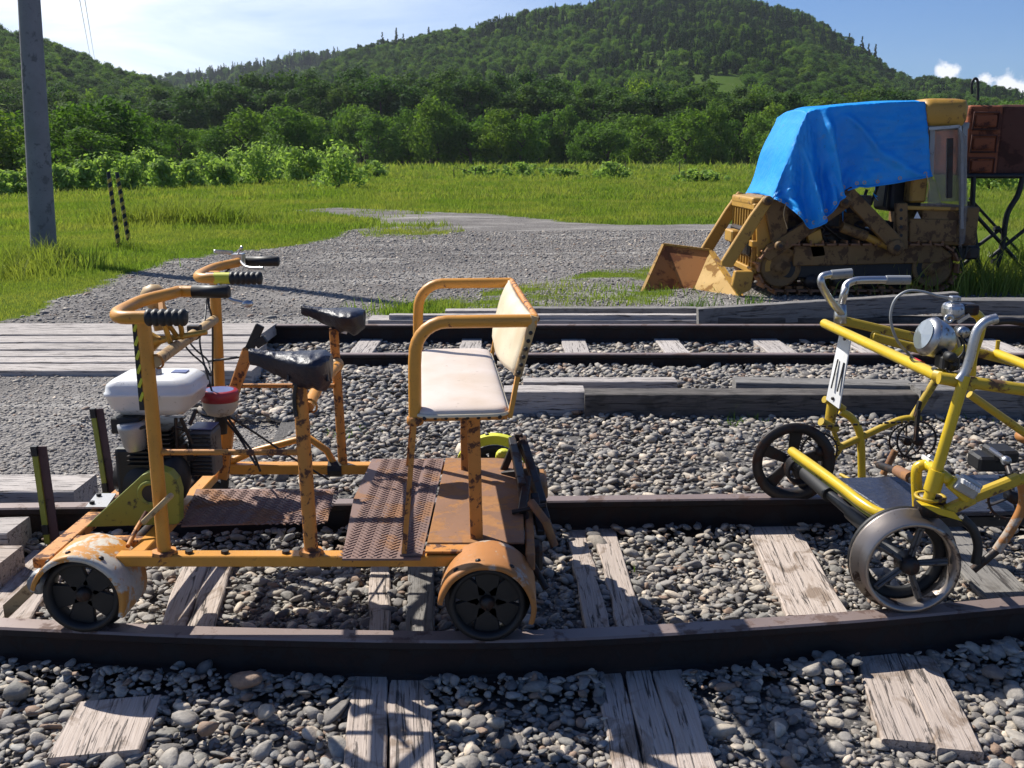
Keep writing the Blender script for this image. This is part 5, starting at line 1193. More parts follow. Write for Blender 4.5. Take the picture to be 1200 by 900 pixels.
bp_(MB().bar(V(1073, 488, BF-.07), V(1078, 470, BF-.07), .012, .02, (0, 1, 0)), 'crank_arm', 'dark_steel'); bp_(MB().bar(V(1073, 516, BF-.08), V(1076, 480, BF-.08), .012, .02, (0, 1, 0)), 'crank_arm', 'dark_steel')
mb = MB()
for k in range(16): a = V(958, 500, BF-.1).lerp(V(1068, 494, BF-.05), k/15); mb.box(a, (.016, .006, .007))
bp_(mb, 'chain', 'dark_steel', kind='stuff')
# front cross member sweeping over the axle, floor board
ZB = .385
fm = [G(928, 529, ZB+.03), G(955, 548, ZB+.03), G(985, 570, ZB+.02), G(1008, 588, ZB+.01), G(1030, 601, ZB), G(1052, 605, ZB), G(1085, 603, ZB)]
bt(fm, .0165, 'front_member', 'yellow_paint', None, True); bp_(MB().tube([p+Vector((.01, 0, -.022)) for p in fm], .012, 10, True), 'front_member_web', 'olive_paint')
d0, d1, d2, d3 = G(980, 560, .36), G(1400, 550, .36), G(1400, 596, .36), G(1042, 601, .36)
fb_ = bp_(MB().prism([d0, d1, d2, d3], (0, 0, -.016)), 'floor_board', 'deck_black', bevel=.003)
bp_(MB().prism([d3+Vector((0, -.001, -.018)), d2+Vector((0, -.001, -.018)), d2+Vector((0, .03, -.018)), d3+Vector((0, .03, -.018))], (0, 0, -.03)), 'board_bearer', 'rubber')
bt([V(985, 556, 3.35), V(1015, 572, 3.2)], .006, 'board_edge', 'yellow_worn')
# lower near frame
bt([V(1076, 600, BN+.12), V(1074, 556, BN+.12), V(1078, 546, BN+.12), V(1090, 546, BN+.1), V(1103, 556, BN), V(1120, 568, BN), V(1138, 582, BN)], .016, 'near_frame_tube', 'yellow_paint', None, True)
bp_(MB().bar(V(1114, 564, BN-.02), V(1136, 583, BN-.02), .035, .04), 'frame_gusset', 'yellow_paint', bevel=.008, seg=2)
bp_(MB().bar(V(1108, 599, BN-.02), V(1142, 583, BN-.02), .03, .03), 'frame_gusset', 'yellow_worn', bevel=.006); bp_(MB().bar(V(1136, 584, BN), V(1196, 560, BN), .03, .032), 'near_frame_bar', 'yellow_worn', bevel=.006)
bt([V(1192, 563, BN), V(1230, 552, BN), V(1400, 560, BN)], .016, 'near_frame_bar', 'yellow_worn')
bt([V(1197, 562, BN+.05), V(1199, 590, BN+.05), V(1186, 618, BN+.05), V(1168, 645, BN+.05)], .014, 'rear_stay', 'fender_rust', None, True); bt([V(1168, 645, BN+.05), V(1140, 668, BN+.05)], .012, 'rear_stay', 'dark_steel')
bp_(MB().prism([V(1080, 592, BN-.04), V(1090, 593, BN-.04), V(1118, 600, BN-.04), V(1128, 611, BN-.04), V(1100, 603, BN-.04)], (0, .04, 0)), 'guard_blade', 'yellow_paint')
bp_(MB().tube([V(1126, 606, BN+.02), V(1140, 620, BN+.02), V(1146, 640, BN+.02), V(1143, 660, BN+.02)], .014, 8, True), 'brake_arm', 'rubber')
def pedal(a, b_, Y):
    A, B = V(*a, Y), V(*b_, Y); mb = MB(); mb.bar(A, B, .05, .02, (0, 1, 0)); o = bp_(mb, 'reflector_block', 'aluminium', bevel=.007, seg=2)
    for k in range(7): MB().bar(A.lerp(B, .12+k*.12)+Vector((0, -.026, .008)), A.lerp(B, .12+k*.12)+Vector((0, .026, .008)), .006, .012).build('rib', 'white_plastic', o)
pedal((1083, 540), (1098, 548), BN+.12); pedal((1122, 563), (1146, 577), BN-.04)
mb = MB(); mb.box(V(1158, 540, 3.05), (.10, .09, .05)); mb.box(V(1172, 531, 3.05), (.08, .10, .04)); pd = bp_(mb, 'pedal', 'rubber', bevel=.008)
bt([V(1160, 526, 3.0), V(1180, 540, 2.95)], .008, 'pedal_spindle', 'chrome'); bp_(MB().sphere(V(1179, 540, 2.94), .016, 12, 8), 'spindle_cap', 'chrome'); bt([V(1179, 540, 2.95), V(1184, 556, 2.9), V(1186, 582, 2.82)], .009, 'crank_arm', 'dark_steel')
bp_(MB().sphere(V(1207, 512, 3.0), .045, 16, 10, (1, 1, .55)), 'rusty_cap', 'fender_rust')
bt([V(1030, 545, 3.3), V(1050, 552, 3.1), V(1075, 566, 2.9), V(1088, 574, 2.8)], .013, 'drive_shaft', 'dark_steel'); bt([V(1052, 552, 3.1), V(1068, 560, 2.95)], .019, 'shaft_joint', 'deck_rust')
bp_(MB().lathe([(0, .03), (.035, .03), (.045, .0), (.04, -.03), (0, -.03)], V(1090, 590, BN+.04), (0, 0, 1), 16), 'post_foot', 'dark_steel'); bp_(MB().lathe([(.034, .004), (.044, .004), (.044, -.004), (.034, -.004)], V(1090, 582, BN+.02), (0, 0, 1), 16, True, True), 'foot_ring', 'yellow_worn')
# wheels
wn = wheel(V(1063, 660, BN).x, near_y(1.2)+.015, .138, -1, BIKE, .075, 5, 'tread_steel', 'dull_metal', False, .91)
wf = wheel(V(928, 543, BF-.1).x, far_y(1.1), .140, 1, BIKE, .06, 5, 'dark_steel', 'dark_steel', True, .86, .5)
wnc = Vector((V(1063, 660, BN).x, near_y(1.2)+.015, .278)); wfc = Vector((V(928, 543, BF-.1).x, far_y(1.1), .28))
bt([wnc, wfc], .0165, 'front_axle', 'rubber'); bt([wnc.lerp(wfc, .28), wnc.lerp(wfc, .42)], .0235, 'axle_sleeve', 'black_metal'); bt([wnc.lerp(wfc, .6), wnc.lerp(wfc, .85)], .027, 'axle_sleeve', 'black_metal')
bp_(MB().lathe([(.10, -.010), (.152, -.010), (.156, 0), (.152, .010), (.10, .010)], wnc+Vector((0, .055, 0)), (0, 1, 0), 40, True, True), 'wheel_disc', 'black_metal')
mb = MB()
for k in range(7): mb.lathe([(.045, 0), (.055, 0), (.055, .003), (.045, .003)], wfc+Vector((0, -.09-.008*k, 0)), (0, 1, 0), 18, True, True)
bp_(mb, 'axle_spring', 'dark_steel')
# rear wheels outside the picture
for Y_, sd_ in ((near_y(2.35), -1), (far_y(2.35), 1)): wheel(2.35, Y_, .138, sd_, BIKE, .06, 5, 'dark_steel', 'dark_steel', False)
bt([Vector((2.35, near_y(2.35), .278)), Vector((2.35, far_y(2.35), .278))], .0165, 'rear_axle', 'rubber')
# far handlebar: two swept silver grips
b0 = V(984, 366, BF); 
bt([b0+Vector((0, -.02, 0)), V(972, 350, BF-.12), V(963, 334, BF-.18), V(963, 325, BF-.18), V(970, 322, BF-.18), V(982, 321, BF-.18)], .0135, 'handlebar', 'chrome', None, True); bt([V(974, 322, BF-.18), V(998, 320, BF-.18)], .0175, 'handle_grip', 'galvanised')
bt([b0+Vector((0, .01, 0)), V(989, 345, BF-.02), V(992, 334, BF), V(1002, 329, BF), V(1020, 328, BF), V(1042, 328, BF)], .0145, 'handlebar', 'chrome', None, True); bt([V(1038, 328, BF), V(1066, 328, BF)], .0175, 'handle_grip', 'galvanised')
bp_(MB().lathe([(0, .04), (.02, .04), (.024, .0), (.024, -.03), (0, -.03)], b0+Vector((0, -.01, -.01)), (0, .1, 1), 14), 'handlebar_clamp', 'chrome'); bt([V(987, 345, BF-.03), V(992, 337, BF-.03)], .008, 'clamp_bolt', 'chrome')
# near handlebar, headlamp and brake clamp
bt([V(1124, 446, BN), V(1131, 436, BN), V(1137, 418, BN), V(1141, 400, BN), V(1146, 386, BN), V(1155, 377, BN), V(1168, 373, BN)], .0135, 'handlebar', 'chrome', None, True)
bt([V(1164, 377, BN+.1), V(1185, 376, BN+.1), V(1215, 381, BN+.1)], .011, 'brake_lever', 'dark_steel', None, True)
bt([V(1138, 440, BN+.35), V(1140, 418, BN+.35), V(1148, 392, BN+.35), V(1150, 376, BN+.35), V(1144, 368, BN+.35), V(1136, 365, BN+.35)], .0145, 'yellow_loop', 'yellow_paint', None, True)
bt([V(1120, 415, BN+.1), V(1132, 405, BN+.1)], .009, 'lamp_stay', 'yellow_paint')
lc = V(1098, 397, BN+.16)
lmp = bp_(MB().lathe([(0, -.052), (.030, -.049), (.050, -.040), (.056, -.030), (.057, -.024), (.056, -.016), (.054, .0), (.046, .024), (.032, .042), (.014, .052), (0, .054)], lc, (.93, .12, -.30), 30), 'headlamp', 'chrome')
MB().lathe([(.0575, -.030), (.0595, -.026), (.0575, -.021)], lc, (.93, .12, -.30), 30).build('lamp_rim', 'chrome', lmp); MB().lathe([(0, -.0535), (.044, -.047)], lc, (.93, .12, -.30), 24).build('lamp_glass', 'glass', lmp)
mb = MB(); mb.box(V(1110, 424, BN+.1), (.05, .06, .04)); mb.bar(V(1105, 412, BN+.12), V(1118, 432, BN+.06), .02, .03); mb.lathe([(0, -.02), (.014, -.02), (.014, .02), (0, .02)], V(1113, 418, BN+.06), (0, 1, 0), 12)
bp_(mb, 'lamp_bracket', 'black_metal', bevel=.005)
cp = bp_(MB().box(V(1117, 364, BN+.28), (.055, .07, .05)), 'brake_housing', 'chrome', bevel=.018, seg=3); MB().box(V(1134, 362, BN+.28), (.05, .06, .035)).build('lever_body', 'dark_steel', cp, bevel=.01, seg=2)
MB().lathe([(.006, -.004), (.015, -.004), (.015, .004), (.006, .004)], V(1112, 374, BN+.22), (0, 1, 0), 16, True, True).build('ring_bolt', 'chrome', cp); MB().bar(V(1122, 378, BN+.24), V(1136, 369, BN+.24), .008, .01).build('short_lever', 'chrome', cp)
mb = MB(); mb.bar(V(1120, 385, BN+.26), V(1130, 420, BN+.2), .012, .02, (0, 1, 0)); mb.bar(V(1130, 385, BN+.26), V(1142, 398, BN+.2), .01, .014); mb.lathe([(0, -.02), (.016, -.02), (.016, .02), (0, .02)], V(1126, 388, BN+.22), (0, 1, 0), 12); mb.bar(V(1106, 385, BN+.3), V(1116, 404, BN+.26), .02, .02)
bp_(mb, 'clamp_cluster', 'black_metal', bevel=.003)
bp_(MB().lathe([(0, -.012), (.017, -.012), (.017, .012), (0, .012)], V(1128, 389, BN+.19), (0, 1, 0), 14), 'clamp_knob', 'chrome')
bt([V(1076, 426, BN+.3), V(1062, 412, BN+.32), V(1052, 400, BN+.3), V(1045, 382, BN+.3), V(1044, 366, BN+.3), V(1050, 350, BN+.3), V(1064, 341, BN+.3), V(1082, 342, BN+.3), V(1100, 347, BN+.3), V(1120, 350, BN+.3)], .0042, 'brake_cable', 'galvanised', None, True, 8)
bp_(MB().box(V(1119, 350, BN+.28), (.03, .025, .016)), 'cable_stop', 'chrome', bevel=.003)
for pts in ([(1108, 432), (1118, 446), (1124, 452), (1112, 448)], [(1112, 436), (1126, 444), (1140, 452)], [(1126, 392), (1130, 410), (1118, 425)]): bt([V(*q, BN+.05) for q in pts], .003, 'wire', 'rubber', None, True, 6)
# ================================================================== TRACK LOADER
LN, LF = 10.45, 11.65
LOAD = empty('track_loader', (3.3, 11.05, 0), 'old yellow track loader with rusty bucket under a blue tarpaulin at the yard edge', 'loader')
def lp_(mb, name, mat='loader_yellow', par=None, **k): return mb.build(name, mat, LOAD if par is None else par, **k)
def poly(px, Y, th): return MB().prism([V(*q, Y) for q in px], (0, th, 0))
def shifted(px, Y0, Y1): return [V(*q, Y0)+Vector((0, Y1-Y0, 0)) for q in px]
def lplate(px, th, name, mat='loader_yellow', both=True, Y=LN, YF_=None, **k):
    lp_(poly(px, Y, th), name, mat, bevel=.008, **k)
    if both: yf = YF_ or LF-.1; lp_(MB().prism(shifted(px, Y, yf), (0, th, 0)), name, mat, bevel=.008)
# bucket: scoop seen from the side, mouth to the left
bA, bB, bC, bD, bE = V(777, 287, 11.5), V(832, 294, 11.35), V(868, 349, 10.5), V(806, 356, 11.0), V(748, 352, 10.75)
bk = lp_(MB().add([bA, bB, bD, bE, bA+Vector((.02, .03, 0)), bB+Vector((.02, .03, 0)), bD+Vector((.02, .03, 0)), bE+Vector((.02, .03, 0))], [(0, 1, 2, 3), (4, 7, 6, 5), (0, 4, 5, 1), (1, 5, 6, 2), (2, 6, 7, 3), (3, 7, 4, 0)]), 'bucket', 'bucket_rust')
bC2 = V(868, 349, 10.45)
MB().add([bB, bC2, bD, bB+Vector((.05, .0, .0)), bC2+Vector((.05, 0, 0)), bD+Vector((.05, 0, 0))], [(0, 1, 2), (3, 5, 4), (0, 3, 4, 1), (1, 4, 5, 2), (2, 5, 3, 0)]).build('bucket_back', 'bucket_paint', bk)
MB().bar(bA+Vector((0, 0, .01)), bB+Vector((0, 0, .01)), .03, .025).build('bucket_lip', 'loader_bright', bk); MB().bar(bA, bE, .03, .03).build('bucket_edge', 'loader_bright', bk); MB().bar(bB, bC2, .03, .03).build('bucket_edge', 'loader_bright', bk)
# radiator grille with bars across the front
gx = V(868, 240, LN).x
lp_(MB().box((V(893, 270, LN).x+.12, (LN+LF)/2, .60), (.22, LF-LN-.35, .80)), 'grille_box', 'dark_steel', bevel=.02)
zt, zb = V(868, 243, LN).z, V(868, 318, LN).z
xf = V(874, 270, LN).x+.12
for k in range(9): lp_(MB().box((xf, LN+.1+k*.125, (zt+zb)/2), (.05, .03, zt-zb-.05)), 'grille_bar', 'loader_bright', bevel=.006)
for z in (zt, zb, (zt+zb)/2-.05): lp_(MB().box((xf-.006, (LN+LF)/2, z), (.07, LF-LN-.05, .07)), 'grille_frame', 'loader_bright', bevel=.01)
lplate([(886, 240), (903, 238), (905, 318), (888, 320)], .05, 'grille_side', 'loader_bright', False, LN+.02)
lp_(MB().box((V(885, 238, LN).x+.14, (LN+LF)/2, V(885, 237, LN).z), (.30, 1.0, .09)), 'nose_cap', 'loader_bright', bevel=.03, seg=3)
lp_(MB().box((V(868, 272, LN).x-.04, LN+.2, V(868, 272, LN).z-.05), (.10, .34, .13)), 'tow_block', 'loader_bright', bevel=.015)
# lift arms
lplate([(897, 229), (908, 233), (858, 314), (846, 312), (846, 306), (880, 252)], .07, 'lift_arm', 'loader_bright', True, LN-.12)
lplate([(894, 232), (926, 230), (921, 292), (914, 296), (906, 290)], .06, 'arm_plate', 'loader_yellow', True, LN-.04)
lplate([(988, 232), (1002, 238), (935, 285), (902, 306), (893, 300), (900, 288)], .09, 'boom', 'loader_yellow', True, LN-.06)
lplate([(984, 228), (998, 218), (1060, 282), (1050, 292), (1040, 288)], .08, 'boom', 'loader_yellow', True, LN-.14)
lplate([(862, 318), (884, 318), (880, 340), (866, 346), (858, 335)], .1, 'foot_step', 'loader_bright', False, LN-.05)
lplate([(946, 275), (962, 268), (968, 300), (952, 302)], .08, 'bracket', 'loader_bright', False, LN-.02)
lp_(MB().tube([V(986, 266, LN-.05), V(1015, 277, LN-.05)], .055, 16), 'cylinder_barrel', 'loader_yellow'); lp_(MB().tube([V(1010, 275, LN-.05), V(1046, 291, LN-.05)], .04, 14), 'cylinder_rod', 'loader_bright')
for q, r in (((1050, 290), .085), ((990, 236), .07), ((914, 288), .05), ((900, 235), .05)): 
    pv = lp_(MB().lathe([(0, -.03), (r*.8, -.03), (r, -.015), (r, .03)], V(*q, LN-.15), (0, 1, 0), 20), 'pivot', 'loader_yellow'); MB().lathe([(0, -.035), (r*.4, -.034)], V(*q, LN-.15), (0, 1, 0), 12).build('pin', 'dark_steel', pv)
# hood, frame, rear body
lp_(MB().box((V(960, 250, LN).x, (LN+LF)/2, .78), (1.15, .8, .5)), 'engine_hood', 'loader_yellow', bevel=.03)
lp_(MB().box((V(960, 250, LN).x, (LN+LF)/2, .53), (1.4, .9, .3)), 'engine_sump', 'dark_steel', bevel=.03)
mb = MB(); rr_ = random.Random(3)
for k in range(26): p = V(rr_.uniform(935, 1040), rr_.uniform(235, 300), LN+rr_.uniform(.15, .3)); mb.box(p, (rr_.uniform(.04, .16), .1, rr_.uniform(.04, .14)))
for k in range(9): a = V(rr_.uniform(935, 1040), rr_.uniform(235, 300), LN+.12); mb.tube([a, a+Vector((rr_.uniform(-.2, .2), 0, rr_.uniform(-.15, .15))), a+Vector((rr_.uniform(-.3, .3), 0, rr_.uniform(-.3, .1)))], .018, 6, True)
lp_(mb, 'engine_fittings', 'dark_steel', kind='stuff')
lplate([(930, 288), (1100, 286), (1118, 300), (1100, 308), (930, 312)], .2, 'track_frame_cover', 'loader_yellow', False, LN-.02)
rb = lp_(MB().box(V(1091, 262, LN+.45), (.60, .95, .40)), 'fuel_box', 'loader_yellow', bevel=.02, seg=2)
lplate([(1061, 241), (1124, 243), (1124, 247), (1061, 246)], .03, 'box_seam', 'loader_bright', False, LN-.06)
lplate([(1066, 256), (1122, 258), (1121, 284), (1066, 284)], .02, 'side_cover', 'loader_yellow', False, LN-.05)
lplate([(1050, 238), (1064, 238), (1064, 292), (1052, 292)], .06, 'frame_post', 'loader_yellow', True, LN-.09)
for y_ in (246, 256, 266, 276): lp_(MB().lathe([(0, 0), (.018, 0)], V(1056, y_, LN-.092), (0, 1, 0), 10), 'bolt_hole', 'rubber')
lp_(MB().prism([V(1071, 256, LN-.075), V(1075, 248, LN-.075), V(1079, 256, LN-.075)], (0, .004, 0)), 'warning_triangle', 'white_plastic')
lp_(MB().box(V(1090, 292, LN+.5), (.7, .9, .14)), 'rear_underframe', 'dark_steel', bevel=.02)
lp_(MB().box(V(1096, 243, LN+.45), (.56, .9, .05)), 'cab_floor', 'dark_steel')
# cab
cz1, cz0 = V(1100, 145, LN).z, V(1100, 240, LN).z
xr0, xr1 = V(1081, 130, LN).x, V(1134, 130, LN).x
roof = loft([rrect((xr0+xr1)/2, (LN+LF)/2, z, (xr1-xr0)*w_, d_, .08) for z, w_, d_ in ((cz1-.02, .92, 1.25), (cz1+.04, .98, 1.32), (cz1+.17, 1.0, 1.34), (cz1+.235, .96, 1.26), (cz1+.255, .7, 1.05))])
lp_(MB().box((V(1030, 150, LN).x, (LN+LF)/2, cz1-.05), (.85, 1.15, .08)), 'roof_frame', 'loader_yellow', bevel=.02)
lp_(roof, 'cab_roof', 'loader_bright')
lp_(MB().box((V(1110, 150, LN).x-.04, (LN+LF)/2, cz1-.02), (.54, 1.2, .07)), 'roof_rail', 'galvanised', bevel=.01)
for (a, b_, mt) in (((1130, 148), (1128, 240), 'galvanised'), ((1092, 150), (1090, 205), 'galvanised'), ((1113, 162), (1112, 232), 'dark_steel')):
    for Y in (LN, LF-.05): A, B = V(*a, LN), V(*b_, LN); A.y = B.y = Y; lp_(MB().bar(A, B, .05, .05, (0, 1, 0)), 'cab_pillar', mt)
for (a, b_) in (((1088, 151), (1124, 148)), ((1124, 148), (1127, 165)), ((1127, 165), (1127, 268))): lp_(MB().bar(V(*a, LN-.06), V(*b_, LN-.06), .03, .03, (0, 1, 0)), 'window_frame', 'aluminium')
lp_(MB().prism([V(1089, 152, LN-.01), V(1125, 150, LN-.01), V(1127, 236, LN-.01), V(1104, 236, LN-.01), V(1094, 205, LN-.01), V(1089, 205, LN-.01)], (0, .004, 0)), 'vinyl_window', 'dusty_vinyl')
lp_(MB().prism([V(1090, 205, LN-.03), V(1097, 215, LN-.03), V(1104, 240, LN-.03), V(1088, 240, LN-.03)], (0, .03, 0)), 'torn_curtain', 'dusty_vinyl')
lp_(MB().box((V(1131, 190, LN).x, (LN+LF)/2, V(1131, 195, LN).z), (.01, 1.1, .8)), 'rear_window', 'dusty_vinyl')
lp_(MB().box(V(1073, 219, LN+.12), (.17, .2, .32)), 'seat_frame', 'loader_bright', bevel=.02)
lp_(MB().box(V(1052, 225, LN+.5), (.36, .5, .40)), 'operator_seat', 'rubber', bevel=.05, seg=3)
mb = MB()
for (a, b_) in (((1020, 240), (1030, 215)), ((1036, 242), (1040, 212)), ((1046, 240), (1056, 218)), ((1010, 240), (1016, 222))): mb.tube([V(*a, LN+.3), V(*b_, LN+.3)], .018, 8)
lp_(mb, 'control_levers', 'rubber')
mb = MB(); mb.tube([V(1128, 240, LN), V(1126, 300, LN), V(1128, 318, LN)], .012, 6, True); mb.tube([V(1134, 245, LN), V(1133, 290, LN), V(1127, 305, LN), V(1123, 285, LN)], .012, 6, True)
lp_(mb, 'hanging_straps', 'rubber')
lp_(MB().prism([V(1123, 150, LN-.08), V(1133, 160, LN-.08), V(1134, 240, LN-.08), V(1131, 283, LN-.08), V(1125, 290, LN-.08)], (0, .02, 0)), 'plastic_drape', 'dusty_vinyl')
# crawler tracks: idler, sprocket, rollers and every shoe
def crawler(Y, far=False):
    rI = .245; cI = V(914, 328, LN); cS = V(1092, 324, LN); cI.y = cS.y = Y; cI.z = cS.z = rI+.04
    fr = lp_(MB().box(((cI.x+cS.x)/2, Y, .26), (cS.x-cI.x, .16, .2)), 'crawler_track', 'black_metal', bevel=.02)
    for c, nm in ((cI, 'idler_wheel'), (cS, 'drive_sprocket')):
        w_ = MB().lathe([(0, -.10), (.05, -.11), (.07, -.09), (.15, -.07), (.19, -.10), (.215, -.10), (.215, .10), (0, .10)], c, (0, 1, 0), 26).build(nm, 'loader_yellow', fr)
    for k in range(4): x = cI.x+(cS.x-cI.x)*(.22+k*.19); MB().lathe([(0, -.1), (.08, -.1), (.08, .1), (0, .1)], (x, Y, .13), (0, 1, 0), 16).build('track_roller', 'dark_steel', fr)
    path = []; L = cS.x-cI.x; per = 2*L+2*PI*rI; n = 38; shoe = None
    for k in range(n):
        s_ = per*k/n
        if s_ < L: p, a = Vector((cI.x+s_, Y, cI.z+rI)), 0
        elif s_ < L+PI*rI: a = (s_-L)/rI; p = Vector((cS.x+rI*math.sin(a), Y, cS.z+rI*math.cos(a)))
        elif s_ < 2*L+PI*rI: p, a = Vector((cS.x-(s_-L-PI*rI), Y, cI.z-rI)), PI
        else: a = PI+(s_-2*L-PI*rI)/rI; p = Vector((cI.x+rI*math.sin(a), Y, cI.z+rI*math.cos(a)))
        if shoe is None:
            mb = MB(); mb.box((0, 0, 0), (.098, .34, .018)); mb.box((.036, 0, .024), (.016, .33, .036)); mb.box((0, 0, -.02), (.07, .10, .03))
            me = bpy.data.meshes.new('track_shoe'); me.from_pydata(mb.v, [], mb.f); me.materials.append(M['deck_rust']); shoe = me
        o = link('track_shoe', shoe, fr, p-LOAD.location-fr.location); o.rotation_euler = (0, a, 0)
crawler(LN+.1); crawler(LF-.1, True)
# ------------------------------------------------------------------ the blue tarpaulin draped over the cab and hood
top = [(903, 233), (912, 212), (922, 190), (932, 165), (938, 146), (946, 131), (960, 127), (985, 124), (1010, 122), (1040, 120), (1065, 119), (1084, 119)]
bot = [(906, 233), (918, 238), (932, 254), (945, 267), (956, 260), (966, 250), (976, 235), (986, 224), (1003, 218), (1013, 219), (1050, 213), (1090, 206)]
nu, nv, nb = 96, 40, 26; vs = []
def curve(pts, u): x = u*(len(pts)-1); i = min(int(x), len(pts)-2); f_ = x-i; return (pts[i][0]*(1-f_)+pts[i+1][0]*f_, pts[i][1]*(1-f_)+pts[i+1][1]*f_)
for i in range(nu+1):
    u = i/nu; T = curve(top, u); B = curve(bot, u)
    a = V(*T, LN-.02); 
    for j in range(nb, 0, -1):                      # over the roof to the far side
        t_ = j/nb; p = a+Vector((.02*math.sin(u*20), 1.36*t_, .05*math.sin(PI*t_)-.03*t_+.012*noise.noise(Vector((u*9, t_*7, 0)))))
        if t_ > .9: p.z -= (t_-.9)*3.0
        if t_ < .12: p.z -= (.12-t_)**2*2.5
        vs.append(p)
    for j in range(nv+1):
        v = j/nv; px = T[0]+(B[0]-T[0])*v; py = T[1]+(B[1]-T[1])*v; p = V(px, py, LN-.04)
        fold = .055*math.sin(u*34+v*2.5+1.6*noise.noise(Vector((u*3, v*2, 4))))*v**.7*(1 if u < .62 else .25)+.10*noise.noise(Vector((u*4.0, v*1.6, 1)))*v+.034*noise.noise(Vector((u*14, v*7, 2)))*(.3+v)+.022*abs(noise.noise(Vector((u*22+v*5, v*13-u*4, 7))))+.016*abs(noise.noise(Vector((u*40, v*24, 9))))
        rid = .12*math.exp(-((u-.56-.03*v)/.022)**2)*min(1, v*4)       # the big fold hanging off the roof corner
        rid += .10*math.exp(-((u-.33-.06*v)/.03)**2)*v+.05*math.exp(-((u-(.62+.36*v))/.02)**2)*(v > .1)
        k_ = -(fold+rid)-.13*v*(1 if u < .6 else .35); d = Vector(ray(px, py)); vs.append(p+Vector((0, k_, 0))+Vector((0, 0, 0)))
m_ = nb+nv+1
tp_ = MB().add(vs, [(i*m_+j, (i+1)*m_+j, (i+1)*m_+j+1, i*m_+j+1) for i in range(nu) for j in range(m_-1)], True).build('tarpaulin', 'blue_tarp')
so_ = tp_.modifiers.new('thick', 'SOLIDIFY'); so_.thickness = .006
for u_ in np.linspace(.04, .98, 15):
    i_ = int(u_*nu); pA = Vector(vs[i_*m_+nb+nv-1]); pB = Vector(vs[i_*m_+nb+nv-3]); q_ = pA.lerp(pB, .5)+Vector((0, -.012, 0)); MB().lathe([(.010, 0), (.017, -.003), (.020, 0)], q_, (0, 1, 0), 12).build('eyelet', 'aluminium', tp_)
i_ = int(.10*nu); q_ = Vector(vs[i_*m_+nb+nv-1]); MB().tube([q_+Vector((0, -.02, 0)), q_+Vector((-.02, -.04, -.12)), q_+Vector((.03, -.03, -.26))], .006, 6, True).build('tie_rope', 'bamboo', tp_)
i_ = int(.98*nu); q_ = Vector(vs[i_*m_+nb+nv-1]); MB().tube([q_+Vector((0, -.02, 0)), q_+Vector((.03, -.03, -.10)), q_+Vector((.02, -.03, -.22))], .006, 6, True).build('tie_rope', 'bamboo', tp_)
hem = [Vector(vs[i*m_+nb+nv])+Vector((0, -.008, 0)) for i in range(0, nu+1)]; MB().tube(hem, .008, 6).build('hem', 'blue_tarp', tp_)
tag(tp_, 'bright blue tarpaulin draped in folds over the loader cab and hood', 'tarpaulin')
mb = MB()
for (q) in ((986, 222), (988, 238), (984, 250), (1022, 215), (1026, 225)): 
    p = V(*q, LN+.1); mb.add([p+Vector((rr_.uniform(-.05, .05), rr_.uniform(-.03, .03), rr_.uniform(-.08, .08))) for _ in range(3)]+[p+Vector((.05, .02, -.10))], [(0, 1, 2), (0, 2, 3)])
tag(mb.build('tarpaulin_scrap', 'blue_tarp'), 'torn blue scraps of sheeting caught in the loader engine bay', 'tarpaulin')
# ================================================================== RUSTY TANK ON A STAND
TX = V(1133, 160, 11.2).x; TB = V(1150, 206, 11.2).z; TT = V(1150, 123, 11.2).z
TANK = empty('rusty_tank', (TX+.8, 11.6, 0), 'rusty rectangular fuel tank on a spindly steel stand at the right edge', 'tank stand')
tk = MB().box((TX+.19, 11.85, (TB+TT)/2), (.38, 1.3, TT-TB)).build('tank_end', 'tank_panel', TANK, bevel=.04, seg=3)
MB().box((TX+.85, 11.9, (TB+TT)/2), (.95, 1.25, TT-TB+.02)).build('tank_body', 'tank_rust', TANK, bevel=.05, seg=3)
for k in range(3): 
    z = TT-.17-k*.245; MB().box((TX+.19, 11.195, z), (.24, .035, .13)).build('pressed_panel', 'tank_panel', tk, bevel=.028, seg=3)
    MB().tube([Vector((TX+.19+sx_*.14, 11.19, z+sz_*.09)) for sx_, sz_ in ((-1, -1), (-1, 1), (1, 1), (1, -1), (-1, -1))], .012, 6).build('panel_rib', 'tank_rust', tk)
def tb(pts, r, nm='stand_tube', mat='black_metal', c=False): return MB().tube(pts, r, 8, c).build(nm, mat, TANK)
tb([V(1139, 110, 11.3), V(1139, 97, 11.3), V(1143, 92, 11.3), V(1146, 97, 11.3), V(1146, 118, 11.3)], .015, 'lifting_hook', 'rubber', True)
tb([V(1132, 206, 11.2), V(1290, 206, 11.2)], .03, 'stand_rail')
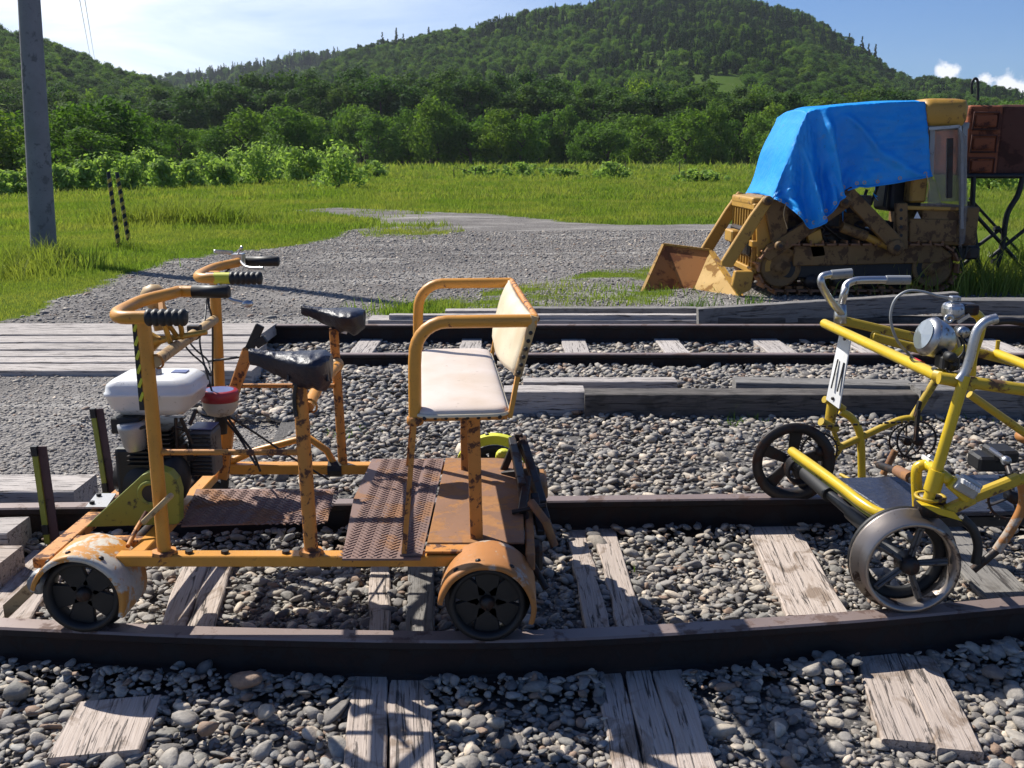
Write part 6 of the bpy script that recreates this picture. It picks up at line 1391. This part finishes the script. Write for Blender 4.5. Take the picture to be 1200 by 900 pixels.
for Y in (11.2, 12.3):
    for (a, b_) in (((1140, 208), (1138, 290)),): pass
def st(a, b_, Y=11.2, r=.022, Y2=None): tb([V(*a, Y), V(*b_, Y2 or Y)], r)
st((1138, 240), (1150, 340), 11.2, .028); tb([V(1199, 205, 11.2), V(1193, 228, 11.2), V(1180, 252, 11.2), V(1174, 290, 11.2), V(1160, 340, 11.2)], .032, 'stand_leg', 'black_metal', True)
st((1137, 245), (1200, 315)); st((1132, 298), (1173, 268)); st((1150, 340), (1240, 342)); st((1140, 300), (1120, 318)); st((1136, 232), (1240, 345), 12.3, .018); st((1160, 302), (1215, 258)); st((1141, 206), (1139, 250), 11.2, .03)
st((1165, 268), (1171, 268), 11.18, .03); st((1162, 306), (1170, 306), 11.18, .03); st((1290, 205), (1300, 345), 11.2, .028); st((1135, 236), (1136, 300), 12.2, .02); st((1250, 205), (1230, 345), 12.3, .022)

# ================================================================== HAZE: one even body of air round everything below the sky
hm = bpy.data.materials.new('haze_air'); hm.use_nodes = True; ht = hm.node_tree; ht.nodes.clear()
pv_ = N(ht, 'ShaderNodeVolumePrincipled'); pv_.inputs['Color'].default_value = (.80, .88, 1, 1); pv_.inputs['Density'].default_value = .00010; pv_.inputs['Anisotropy'].default_value = .3
ho = N(ht, 'ShaderNodeOutputMaterial'); ht.links.new(pv_.outputs[0], ho.inputs['Volume'])
tag(MB().box((0, 0, 125), (5400, 5400, 262)).build('haze', hm), kind='stuff')

# look-alikes that share a stretch of the tree line are told apart by their order from the left
by = {}
for o in COL.objects:
    if o.parent is None and o.get('category') == 'tree': by.setdefault(o['label'], []).append(o)
for lab, os_ in by.items():
    if len(os_) < 2: continue
    os_.sort(key=lambda o: o.location.x/o.location.y)
    for i, o in enumerate(os_):
        o['label'] = lab.replace('dark conifer standing up from the ridge line,', 'dark conifer on the ridge line,')+', '+(('first', 'second', 'third', 'fourth', 'fifth', 'sixth', 'seventh', 'eighth', 'ninth', 'tenth', 'eleventh', 'twelfth', 'thirteenth')[min(i, 12)]+' from left')
